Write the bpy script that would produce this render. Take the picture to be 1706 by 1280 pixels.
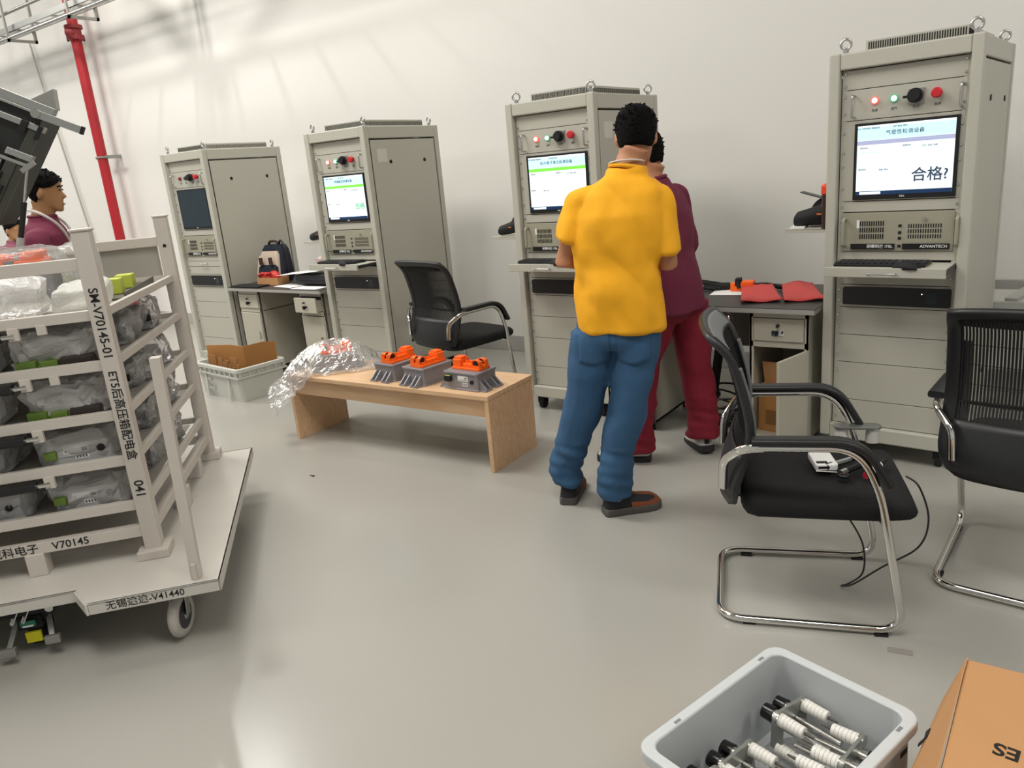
import bpy, bmesh, math, random
from mathutils import Vector, Matrix, Euler, noise
PI = math.pi
C = bpy.context.scene.collection
for o in list(bpy.data.objects): bpy.data.objects.remove(o)
scene = bpy.context.scene
R = math.radians

# ------------------------------------------------------------------ camera
def make_camera():
    f, yaw, pitch, roll, h = 1270.05, 0.6473, 0.2761, -0.0886, 1.5281
    fw = Vector((-math.sin(yaw)*math.cos(pitch), math.cos(yaw)*math.cos(pitch), -math.sin(pitch)))
    r = Vector((math.cos(yaw), math.sin(yaw), 0)); u = r.cross(fw)
    c, s = math.cos(roll), math.sin(roll)
    r2 = c*r + s*u; u2 = -s*r + c*u
    cam = bpy.data.cameras.new('camera'); ob = bpy.data.objects.new('camera', cam); C.objects.link(ob)
    m = Matrix.Identity(4)
    for i in range(3):
        m[i][0] = r2[i]; m[i][1] = u2[i]; m[i][2] = -fw[i]
    m[2][3] = h
    ob.matrix_world = m
    cam.sensor_fit = 'HORIZONTAL'; cam.sensor_width = 36; cam.lens = f/1706*36
    cam.clip_start = 0.05; cam.clip_end = 100
    scene.camera = ob
make_camera()

# ------------------------------------------------------------------ light, world, exposure
scene.view_settings.view_transform = 'Standard'
scene.view_settings.look = 'None'
scene.view_settings.gamma = 1
scene.view_settings.use_curve_mapping = False
scene.view_settings.exposure = -0.46
w = bpy.data.worlds.new('hall_daylight'); scene.world = w; w.use_nodes = True
w.node_tree.nodes['Background'].inputs[0].default_value = (1.0, 0.99, 0.97, 1)
w.node_tree.nodes['Background'].inputs[1].default_value = 0.62
def area(name, loc, size, power, col=(1, .978, .935), sy=None):
    l = bpy.data.lights.new(name, 'AREA'); l.energy = power; l.color = col
    l.shape = 'RECTANGLE'; l.size = size; l.size_y = sy or size
    o = bpy.data.objects.new(name, l); C.objects.link(o); o.location = loc
    return o
# x, y, z, watts, size x, size y  (one light under each lamp of the hall)
LAMPS = [(-7.3, 4.0, 5.4, 85, .15, .15), (-4.6, 1.7, 5.4, 210, 2.4, 1.2), (-9.6, 1.4, 5.4, 230, 2.4, 1.2), (-.6, .2, 5.4, 110, 2.4, 1.2), (3.6, 1.5, 5.4, 120, 2.4, 1.2), (-14.2, 2.2, 5.4, 200, 2.4, 1.2), (-6.5, -3.5, 5.4, 160, 2.4, 1.2)]
for q in LAMPS:
    area('hall_light', (q[0], q[1], q[2]-.03), q[4], q[3], sy=q[5])

# ------------------------------------------------------------------ materials
MATS = {}
def srgb(h):
    if isinstance(h, str):
        h = h.lstrip('#'); c = [int(h[i:i+2], 16)/255 for i in (0, 2, 4)]
    else: c = list(h)
    return tuple([(x/12.92 if x <= .04045 else ((x+.055)/1.055)**2.4) for x in c])+(1,)
def mat(name, col, rough=.5, metal=0., spec=.5, nscale=0, namt=.06, bump=0, bscale=40, emis=0, coat=0, alpha=1, sheen=0):
    if name in MATS: return MATS[name]
    m = bpy.data.materials.new(name); m.use_nodes = True; MATS[name] = m
    nt = m.node_tree; b = nt.nodes['Principled BSDF']; c = srgb(col)
    b.inputs['Base Color'].default_value = c
    b.inputs['Roughness'].default_value = rough; b.inputs['Metallic'].default_value = metal
    b.inputs['Specular IOR Level'].default_value = spec
    b.inputs['Coat Weight'].default_value = coat
    b.inputs['Sheen Weight'].default_value = sheen
    if alpha < 1: b.inputs['Alpha'].default_value = alpha
    if emis:
        b.inputs['Emission Color'].default_value = c; b.inputs['Emission Strength'].default_value = emis
    tc = nt.nodes.new('ShaderNodeTexCoord')
    if nscale:
        n = nt.nodes.new('ShaderNodeTexNoise'); n.inputs['Scale'].default_value = nscale; n.inputs['Detail'].default_value = 5
        nt.links.new(tc.outputs['Object'], n.inputs['Vector'])
        mx = nt.nodes.new('ShaderNodeMix'); mx.data_type = 'RGBA'
        mx.inputs[6].default_value = tuple(x*(1-namt) for x in c[:3])+(1,)
        mx.inputs[7].default_value = tuple(min(1, x*(1+namt)) for x in c[:3])+(1,)
        nt.links.new(n.outputs['Fac'], mx.inputs[0]); nt.links.new(mx.outputs[2], b.inputs['Base Color'])
    if bump:
        n = nt.nodes.new('ShaderNodeTexNoise'); n.inputs['Scale'].default_value = bscale; n.inputs['Detail'].default_value = 4
        nt.links.new(tc.outputs['Object'], n.inputs['Vector'])
        bp = nt.nodes.new('ShaderNodeBump'); bp.inputs['Strength'].default_value = bump; bp.inputs['Distance'].default_value = .01
        nt.links.new(n.outputs['Fac'], bp.inputs['Height']); nt.links.new(bp.outputs[0], b.inputs['Normal'])
    return m
def plastic_mat(name, tint=(1, 1, 1), haze=.16, gloss=.5, bscale=28):
    m = bpy.data.materials.new(name); m.use_nodes = True; MATS[name] = m
    nt = m.node_tree; nt.nodes.clear(); N = nt.nodes.new; L = nt.links.new
    out = N('ShaderNodeOutputMaterial'); tr = N('ShaderNodeBsdfTransparent'); tr.inputs[0].default_value = (min(1, .97*tint[0]), min(1, .97*tint[1]), min(1, .97*tint[2]), 1)
    gl = N('ShaderNodeBsdfGlossy'); gl.inputs['Roughness'].default_value = .2; gl.inputs[0].default_value = (.95, .95, .95, 1)
    df = N('ShaderNodeBsdfDiffuse'); df.inputs[0].default_value = (.86*tint[0], .86*tint[1], .85*tint[2], 1)
    m1 = N('ShaderNodeMixShader'); m2 = N('ShaderNodeMixShader')
    lw = N('ShaderNodeLayerWeight'); lw.inputs[0].default_value = .35
    tc = N('ShaderNodeTexCoord'); no = N('ShaderNodeTexNoise'); no.inputs['Scale'].default_value = bscale; no.inputs['Detail'].default_value = 3; no.inputs['Distortion'].default_value = 1.5
    bp = N('ShaderNodeBump'); bp.inputs['Strength'].default_value = .45; bp.inputs['Distance'].default_value = .02
    L(tc.outputs['Object'], no.inputs['Vector']); L(no.outputs['Fac'], bp.inputs['Height'])
    for s in (gl, df): L(bp.outputs[0], s.inputs['Normal'])
    L(bp.outputs[0], lw.inputs['Normal'])
    ml = N('ShaderNodeMath'); ml.operation = 'MULTIPLY'; ml.inputs[1].default_value = gloss
    L(lw.outputs['Fresnel'], ml.inputs[0])
    m1.inputs[0].default_value = haze
    L(tr.outputs[0], m1.inputs[1]); L(df.outputs[0], m1.inputs[2])
    L(ml.outputs[0], m2.inputs[0]); L(m1.outputs[0], m2.inputs[1]); L(gl.outputs[0], m2.inputs[2])
    L(m2.outputs[0], out.inputs[0])
    return m
CAB = mat('cabinet_paint', '#b8b6aa', .42, nscale=3, namt=.02)
CAB2 = mat('cabinet_panel_paint', '#b6b4a8', .45, nscale=4, namt=.02)
SIDE = mat('cabinet_side_paint', '#b7b5a9', .5, nscale=2, namt=.03)
DARK = mat('dark_gap', '#15140f', .8)
BLK = mat('black_plastic', '#101011', .38)
BLKM = mat('matte_black', '#0d0d0e', .75)
RUB = mat('black_rubber', '#171717', .7)
STEEL = mat('bright_steel', '#c9c8c4', .25, 1)
CHROME = mat('chrome', '#d9d8d4', .09, 1)
ALU = mat('aluminium', '#a9aaa6', .38, .85)
ZINC = mat('zinc_bracket', '#9b9b95', .45, .6)
WHITE = mat('white_paper', '#ececea', .7)
INK = mat('black_ink', '#151515', .6)
GREYINK = mat('grey_ink', '#5d6166', .6)
IPC = mat('computer_beige', '#9d9a88', .48, nscale=6, namt=.03)
CART = mat('cart_paint', '#c8c1b8', .4, nscale=5, namt=.04)
DECK = mat('cart_deck_paint', '#c9c5bd', .38, nscale=6, namt=.06)
ORANGE = mat('orange_plastic', '#ff6a12', .42)
CAST = mat('cast_aluminium', '#96959a', .5, .55, nscale=14, namt=.10, bump=.08, bscale=90)
CASTL = mat('cast_aluminium_light', '#bab9b9', .5, .15, nscale=14, namt=.08)
CASTD = mat('cast_aluminium_side', '#8d8c92', .55, .4, nscale=20, namt=.12)
CARDB = mat('cardboard', '#a9773f', .8, nscale=10, namt=.08)
CARDT = mat('cardboard_tan', '#b98a5c', .8, nscale=8, namt=.05)
MAPLE = None
TOTE = mat('tote_plastic', '#c4c8ca', .45, nscale=5, namt=.03)
SKIN = mat('skin', '#b07a58', .55, nscale=12, namt=.07, bump=.05, bscale=120)
SKIN2 = mat('skin_tanned', '#a87b52', .55, nscale=12, namt=.06)
HAIR = mat('black_hair', '#070606', .85, spec=.15, bump=.9, bscale=150)
LGREEN = mat('green_yellow_plastic', '#b9c44a', .5)
DGREEN = mat('green_connector_plastic', '#5f7a2c', .5)
BAG = plastic_mat('clear_bag_film', (1, 1, 1), .15, .6)
BAGH = plastic_mat('hazy_bag_film', (1.08, 1.06, 1.05), .42, .8)
BAGC = plastic_mat('cart_bag_film', (1.06, 1.05, 1.04), .27, 1.0)

# ------------------------------------------------------------------ mesh builder
class MB:
    def __init__(s, m=None): s.v = []; s.f = []; s.fm = []; s.fs = []; s.mats = []; s.m = m
    def mi(s, m):
        m = m or s.m or CAB
        if m not in s.mats: s.mats.append(m)
        return s.mats.index(m)
    def add(s, vs, fs, m=None, smooth=False):
        b = len(s.v); i = s.mi(m)
        s.v += [tuple(x) for x in vs]
        for f in fs: s.f.append(tuple(b+k for k in f)); s.fm.append(i); s.fs.append(smooth)
        return s
    def box(s, c, d, m=None, rot=None):
        c = Vector(c); h = Vector(d)/2
        vs = [Vector((sx*h.x, sy*h.y, sz*h.z)) for sz in (-1, 1) for sy in (-1, 1) for sx in (-1, 1)]
        if rot is not None:
            M = rot if isinstance(rot, Matrix) else Euler(rot).to_matrix()
            vs = [M @ v for v in vs]
        return s.add([c+v for v in vs], [(0, 2, 3, 1), (4, 5, 7, 6), (0, 1, 5, 4), (2, 6, 7, 3), (0, 4, 6, 2), (1, 3, 7, 5)], m)
    def bx(s, x0, x1, y0, y1, z0, z1, m=None):
        return s.box(((x0+x1)/2, (y0+y1)/2, (z0+z1)/2), (abs(x1-x0), abs(y1-y0), abs(z1-z0)), m)
    def bar(s, p, q, w, h, m=None, up=(0, 0, 1)):
        p = Vector(p); q = Vector(q); d = (q-p); L = d.length; d.normalize(); up = Vector(up)
        sd = d.cross(up)
        if sd.length < 1e-4: sd = d.cross(Vector((1, 0, 0)))
        sd.normalize(); u = sd.cross(d)
        M = Matrix((sd, d, u)).transposed()
        return s.box((p+q)/2, (w, L, h), m, M)
    def cyl(s, p, q, r0, r1=None, n=16, m=None, caps=True, smooth=True):
        p = Vector(p); q = Vector(q); r1 = r0 if r1 is None else r1
        d = (q-p).normalized(); a = d.orthogonal().normalized(); b = d.cross(a)
        vs = []
        for P, r in ((p, r0), (q, r1)):
            for k in range(n):
                t = 2*PI*k/n; vs.append(P+(a*math.cos(t)+b*math.sin(t))*r)
        s.add(vs, [(k, (k+1) % n, n+(k+1) % n, n+k) for k in range(n)], m, smooth)
        if caps: s.add(vs, [tuple(range(n-1, -1, -1)), tuple(range(n, 2*n))], m)
        return s
    def tube(s, pts, r, n=10, m=None, closed=False, flat=None):
        pts = [Vector(p) for p in pts]; N = len(pts); vs = []
        rr = r if isinstance(r, (list, tuple)) else [r]*N
        t0 = (pts[1]-pts[0]).normalized(); a = t0.orthogonal().normalized()
        if flat: a = Vector(flat[2]); a = (a-t0*a.dot(t0)).normalized()
        for i in range(N):
            if closed: t = (pts[(i+1) % N]-pts[i-1]).normalized()
            else: t = (pts[min(i+1, N-1)]-pts[max(i-1, 0)]).normalized()
            a = (a-t*a.dot(t)); a = a.normalized() if a.length > 1e-6 else t.orthogonal().normalized()
            b = t.cross(a)
            for k in range(n):
                th = 2*PI*k/n
                if flat:
                    ca, sa = math.cos(th), math.sin(th)
                    e = .5
                    x = math.copysign(abs(ca)**e, ca)*flat[0]; y = math.copysign(abs(sa)**e, sa)*flat[1]
                    vs.append(pts[i]+a*x+b*y)
                else: vs.append(pts[i]+(a*math.cos(th)+b*math.sin(th))*rr[i])
        fs = []
        for i in range(N if closed else N-1):
            j = (i+1) % N
            for k in range(n):
                k2 = (k+1) % n; fs.append((i*n+k, i*n+k2, j*n+k2, j*n+k))
        s.add(vs, fs, m, True)
        if not closed: s.add(vs, [tuple(range(n-1, -1, -1)), tuple(range((N-1)*n, N*n))], m)
        return s
    def loft(s, rings, m=None, caps=True, smooth=True):
        n = len(rings[0]); vs = [v for r in rings for v in r]; fs = []
        for i in range(len(rings)-1):
            for k in range(n):
                k2 = (k+1) % n; fs.append((i*n+k, i*n+k2, (i+1)*n+k2, (i+1)*n+k))
        s.add(vs, fs, m, smooth)
        if caps: s.add(vs, [tuple(range(n-1, -1, -1)), tuple(range((len(rings)-1)*n, len(rings)*n))], m, smooth)
        return s
    def prism(s, poly, z0, z1, m=None, M=None):
        n = len(poly); vs = [Vector((x, y, z0)) for x, y in poly]+[Vector((x, y, z1)) for x, y in poly]
        if M is not None: vs = [M @ v for v in vs]
        return s.add(vs, [tuple(range(n-1, -1, -1)), tuple(range(n, 2*n))]+[(k, (k+1) % n, n+(k+1) % n, n+k) for k in range(n)], m)
    def ball(s, c, r, m=None, n=14, k=9, rot=None):
        c = Vector(c); r = Vector(r) if not isinstance(r, (int, float)) else Vector((r, r, r)); rings = []
        for i in range(1, k):
            ph = PI*i/k; rings.append([Vector((r.x*math.sin(ph)*math.cos(2*PI*j/n), r.y*math.sin(ph)*math.sin(2*PI*j/n), -r.z*math.cos(ph))) for j in range(n)])
        vs = [v for q in rings for v in q]+[Vector((0, 0, -r.z)), Vector((0, 0, r.z))]
        if rot is not None:
            Mx = rot if isinstance(rot, Matrix) else Euler(rot).to_matrix(); vs = [Mx @ v for v in vs]
        fs = []
        K = len(rings)
        for i in range(K-1):
            for j in range(n): fs.append((i*n+j, i*n+(j+1) % n, (i+1)*n+(j+1) % n, (i+1)*n+j))
        for j in range(n):
            fs.append((K*n, (j+1) % n, j)); fs.append((K*n+1, (K-1)*n+j, (K-1)*n+(j+1) % n))
        return s.add([c+v for v in vs], fs, m, True)
    def torus(s, c, R0, r, ax=(0, 0, 1), m=None, n=20, k=8, arc=1.0):
        ax = Vector(ax).normalized(); a = ax.orthogonal().normalized(); b = ax.cross(a); c = Vector(c)
        N = int(n*arc)+(0 if arc == 1 else 1)
        pts = [c+(a*math.cos(2*PI*i/n)+b*math.sin(2*PI*i/n))*R0 for i in range(N)]
        return s.tube(pts, r, k, m, closed=(arc == 1))
    def build(s, name, parent=None, bevel=0, seg=2, sub=0):
        me = bpy.data.meshes.new(name); me.from_pydata(s.v, [], s.f)
        for m in s.mats: me.materials.append(m)
        me.polygons.foreach_set('material_index', s.fm); me.polygons.foreach_set('use_smooth', s.fs); me.update()
        o = bpy.data.objects.new(name, me); C.objects.link(o)
        if parent: o.parent = parent
        if bevel:
            b = o.modifiers.new('bevel', 'BEVEL'); b.width = bevel; b.segments = seg; b.limit_method = 'ANGLE'; b.angle_limit = R(40)
        if sub:
            b = o.modifiers.new('subsurf', 'SUBSURF'); b.levels = sub; b.render_levels = sub
        return o
def fillet(pts, r, n=6):
    pts = [Vector(p) for p in pts]; out = [pts[0]]
    for i in range(1, len(pts)-1):
        p = pts[i]; a = pts[i-1]-p; b = pts[i+1]-p
        rr = min(r, a.length*.49, b.length*.49); A = p+a.normalized()*rr; B = p+b.normalized()*rr
        for k in range(n+1):
            t = k/n; out.append(A*(1-t)**2+p*2*t*(1-t)+B*t*t)
    out.append(pts[-1]); return out
def spline(pts, n=8):
    pts = [Vector(p) for p in pts]; P = [pts[0]]+pts+[pts[-1]]; out = []
    for i in range(1, len(P)-2):
        for k in range(n):
            t = k/n; a, b, c, d = P[i-1], P[i], P[i+1], P[i+2]
            out.append(.5*((2*b)+(c-a)*t+(2*a-5*b+4*c-d)*t*t+(3*b-a-3*c+d)*t**3))
    out.append(pts[-1]); return out
def rrect(w, h, r, n=5, cx=0, cy=0):
    out = []
    for (x, y, a) in ((w/2-r, h/2-r, 0), (-w/2+r, h/2-r, 90), (-w/2+r, -h/2+r, 180), (w/2-r, -h/2+r, 270)):
        for k in range(n+1):
            t = R(a+90*k/n); out.append((cx+x+r*math.cos(t), cy+y+r*math.sin(t)))
    return out
# ------------------------------------------------------------------ object rules
def tag(o, label, cat, group=None, kind=None):
    o['label'] = label; o['category'] = cat
    if group: o['group'] = group
    if kind: o['kind'] = kind
    return o
def thing(name, label, cat, loc=(0, 0, 0), rz=0, group=None):
    o = bpy.data.objects.new(name, None); C.objects.link(o); o.location = loc; o.rotation_euler = (0, 0, rz)
    o.empty_display_size = .1
    return tag(o, label, cat, group)
def plabel(o, s): o['label'] = s; return o
def struct(o): o['kind'] = 'structure'; return o
def copy_tree(o, parent=None):
    c = o.copy(); C.objects.link(c)
    if parent: c.parent = parent
    for ch in o.children: copy_tree(ch, c)
    return c
FACE = Matrix(((1, 0, 0), (0, 0, -1), (0, 1, 0)))       # text upright on a face looking to -Y
def text(name, body, size, m, loc, rot, parent, bold=0., align='CENTER', depth=.0004, shear=0, space=1):
    cu = bpy.data.curves.new('t', 'FONT'); cu.body = body; cu.size = size; cu.align_x = align; cu.align_y = 'CENTER'
    cu.extrude = depth; cu.offset = bold*size; cu.shear = shear; cu.space_character = space; cu.resolution_u = 4
    ob = bpy.data.objects.new('t', cu); C.objects.link(ob)
    bpy.context.view_layer.update()
    me = bpy.data.meshes.new_from_object(ob.evaluated_get(bpy.context.evaluated_depsgraph_get()))
    bpy.data.objects.remove(ob); me.materials.clear(); me.materials.append(m)
    o = bpy.data.objects.new(name, me); C.objects.link(o); o.parent = parent
    o.matrix_local = Matrix.Translation(loc) @ rot.to_4x4()
    return o
# ------------------------------------------------------------------ room
def floor_mat():
    m = mat('epoxy_floor', '#a8a59c', .2, spec=.5)
    nt = m.node_tree; b = nt.nodes['Principled BSDF']; N = nt.nodes.new; L = nt.links.new
    tc = N('ShaderNodeTexCoord'); n1 = N('ShaderNodeTexNoise'); n1.inputs['Scale'].default_value = .7; n1.inputs['Detail'].default_value = 6
    n2 = N('ShaderNodeTexNoise'); n2.inputs['Scale'].default_value = 60
    L(tc.outputs['Object'], n1.inputs['Vector']); L(tc.outputs['Object'], n2.inputs['Vector'])
    mx = N('ShaderNodeMix'); mx.data_type = 'RGBA'; mx.inputs[6].default_value = srgb('#9d9b94'); mx.inputs[7].default_value = srgb('#aba9a2')
    L(n1.outputs['Fac'], mx.inputs[0])
    n3 = N('ShaderNodeTexVoronoi'); n3.inputs['Scale'].default_value = 1.6; L(tc.outputs['Object'], n3.inputs['Vector'])
    lt = N('ShaderNodeMath'); lt.operation = 'LESS_THAN'; lt.inputs[1].default_value = .018; L(n3.outputs['Distance'], lt.inputs[0])
    mx2 = N('ShaderNodeMix'); mx2.data_type = 'RGBA'; mx2.inputs[7].default_value = srgb('#706c66')
    ml = N('ShaderNodeMath'); ml.operation = 'MULTIPLY'; ml.inputs[1].default_value = .6; L(lt.outputs[0], ml.inputs[0])
    L(ml.outputs[0], mx2.inputs[0]); L(mx.outputs[2], mx2.inputs[6]); L(mx2.outputs[2], b.inputs['Base Color'])
    mr = N('ShaderNodeMapRange'); mr.inputs[3].default_value = .17; mr.inputs[4].default_value = .30; L(n1.outputs['Fac'], mr.inputs[0]); L(mr.outputs[0], b.inputs['Roughness'])
    bp = N('ShaderNodeBump'); bp.inputs['Strength'].default_value = .03; bp.inputs['Distance'].default_value = .004
    L(n2.outputs['Fac'], bp.inputs['Height']); L(bp.outputs[0], b.inputs['Normal'])
    return m
struct(MB(floor_mat()).bx(-22, 8, -9, 5.4, -.12, 0).build('floor'))
WALLM = mat('wall_paint', '#e3e1dc', .75, nscale=.6, namt=.02)
struct(MB(WALLM).bx(-22, 8, 5.18, 5.4, 0, 6).build('wall_back'))
struct(MB(mat('wall_base_paint', '#aaa7a2', .55, nscale=2, namt=.04)).bx(-22, 8, 5.165, 5.18, 0, .135).build('baseboard_back', bevel=.004))
struct(MB(mat('ceiling_panel', '#cfccc6', .8)).bx(-22, 8, -9, 5.4, 6, 6.1).build('ceiling'))
# red fire pipe
RED = mat('fire_red', '#ab1c26', .4)
t = thing('fire_pipe', 'tall red fire pipe running up the white wall beside the cable tray', 'pipe', (-9.74, 5.0, 0))
pp = MB(RED).cyl((0, 0, 0), (0, 0, 3.42), .058, n=20).cyl((0, 0, 3.55), (0, 0, 6), .058, n=20).build('pipe', t)
cp = MB(mat('red_coupling', '#8e2a2e', .5))
cp.cyl((0, 0, 3.40), (0, 0, 3.44), .098).cyl((0, 0, 3.44), (0, 0, 3.52), .075).ball((.0, -.04, 3.48), .07).cyl((0, 0, 3.52), (0, 0, 3.56), .098)
for k in range(6):
    a = k*PI/3; cp.cyl((.085*math.cos(a), .085*math.sin(a), 3.385), (.085*math.cos(a), .085*math.sin(a), 3.455), .012, n=6)
cp.build('coupling', t)
MB(ZINC).torus((0, 0, 2.07), .066, .012, m=ZINC).box((.12, 0, 2.07), (.14, .03, .025)).box((-.1, 0, 2.07), (.09, .02, .03)).box((.1, .09, 2.07), (.04, .18, .04)).build('wall_bracket', t)
# cable tray with conduits
t = thing('cable_tray', 'grey cable tray and conduit running along the upper wall past the red pipe', 'cable tray', (-9.5, 4.60, 3.6))
MB(ALU).bx(-8, 7, -.012, .012, -.03, .03).build('side_rail', t); MB(ALU).bx(-8, 7, .2, .224, -.03, .03).build('side_rail', t)
r_ = MB(ALU).bx(0, .03, 0, .21, -.028, -.012).build('rung', t); r_.location = (-4, 0, 0)
for k in range(1, 24):
    q_ = r_.copy(); C.objects.link(q_); q_.parent = t; q_.location = (-4+k*.45, 0, 0)
MB(STEEL).cyl((-8, -.05, -.11), (7, -.05, -.11), .02, n=10).build('conduit', t)
MB(ALU).cyl((-8, -.02, .16), (7, -.02, .16), .018, n=10).build('conduit', t)
for x in (-2.2, -.9, .6, 2): MB(ZINC).bx(x, x+.03, -.07, .26, -.15, -.12).bx(x, x+.03, -.07, -.05, -.15, 2.39).bx(x, x+.03, .23, .26, -.15, 2.39).bx(x-.1, x+.14, .0, .05, -.07, -.0305).build('support_bracket', t)
t = thing('cable_shadow', 'thin grey strand drawn as a cable shadow down the wall left of the red pipe', 'cable', (-11.2, 5.14, 0))  # grey strand stands in for the thin shadow line of a cable
MB(mat('cable_shadow_grey', '#a5a29c', .6)).tube(spline([(0, 0, 3.6), (.12, 0, 2.8), (.33, 0, 1.72), (.5, 0, .8), (.55, 0, 0.02)]), .012, 8).build('cable', t)
# ceiling lamps: round high-bay fittings that give the light
GLOW = mat('lamp_glow', '#fffaf0', .5, emis=6)
for k, q in enumerate(LAMPS):
    t = thing('ceiling_lamp', 'flat white LED lamp hanging from the hall ceiling', 'lamp', (q[0], q[1], q[2]), 0, 'LED lamps of the hall')
    MB(ALU).bx(-q[4]/2-.02, q[4]/2+.02, -q[5]/2-.02, q[5]/2+.02, .02, .08).cyl((0, 0, .08), (0, 0, .6), .012, n=8).build('housing', t)
    MB(GLOW).bx(-q[4]/2, q[4]/2, -q[5]/2, q[5]/2, 0, .02).build('diffuser', t)
# unseen cross braces, added under the roof to throw the crossing shadows on the wall
for k, (a, b, w_) in enumerate((((-8.05, 4.6, 4.67), (-7.30, 4.6, 3.88), .11), ((-6.45, 4.62, 4.37), (-7.40, 4.62, 3.90), .035), ((-7.40, 4.64, 4.60), (-7.37, 4.64, 3.88), .05))):
    struct(MB(ALU).bar(a, b, w_, .03, ALU, (0, 1, 0)).build('shadow_brace_%d' % (k+1)))
# ------------------------------------------------------------------ test cabinets
CLEARBLUE = srgb('#cfeef7')
def screen_mat(name, col, e): return mat(name, col, .3, emis=e)
S_OFF = mat('screen_off', '#1f2f38', .22)
S_WHITE = screen_mat('screen_white', '#eaf7fc', .9)
S_CYAN = screen_mat('screen_cyan', '#bfeaf6', .95)
S_GREEN = screen_mat('screen_green_bar', '#7be04a', .9)
S_VIOLET = screen_mat('screen_violet_bar', '#a3a9c9', .8)
S_NAVY = screen_mat('screen_taskbar', '#123158', .5)
S_INK = screen_mat('screen_ink', '#3c4a63', .3)
S_INKG = screen_mat('screen_green_ink', '#58c07c', .6)
LEDR = mat('red_lamp_lit', '#ff4a3c', .3, emis=1.6); LEDRC = mat('red_lamp_core', '#ffd9cf', .3, emis=2.2)
LEDG = mat('green_lamp_lit', '#2fae7c', .3, emis=.5); LEDGC = mat('green_lamp_core', '#d7fff0', .3, emis=2.0)
LEDRO = mat('red_lamp_off', '#8e2530', .35); LEDGO = mat('green_lamp_off', '#1d4a3a', .35)
ESTOP = mat('emergency_red', '#c6222e', .4)
def make_keyboard(tx, label):
    k = thing('keyboard', label, 'keyboard')
    MB(BLK).bx(-.19, .19, -.06, .06, 0, .012).build('base', k, .003)
    q = MB(mat('key_black', '#26262a', .5))
    for r in range(5):
        for c in range(15): q.bx(-.185+c*.0247, -.185+c*.0247+.021, -.055+r*.0222, -.055+r*.0222+.018, .012, .018)
    q.build('keys', k); return k
def make_mouse(label):
    k = thing('computer_mouse', label, 'mouse')
    rings = []
    for i in range(8):
        t = i/7; y = -.055+.11*t; w_ = .033*math.sin(PI*(.12+.76*t))**.6; h = .036*math.sin(PI*(.1+.75*t))**.7
        rings.append([Vector((w_*math.cos(a), y, max(0, h*math.sin(a)))) for a in [2*PI*j/14 for j in range(14)]])
    MB(BLKM).loft(rings).build('shell', k)
    MB(GREYINK).cyl((-.004, .03, .027), (.004, .03, .027), .008, n=10).build('wheel', k)
    return k
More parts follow.
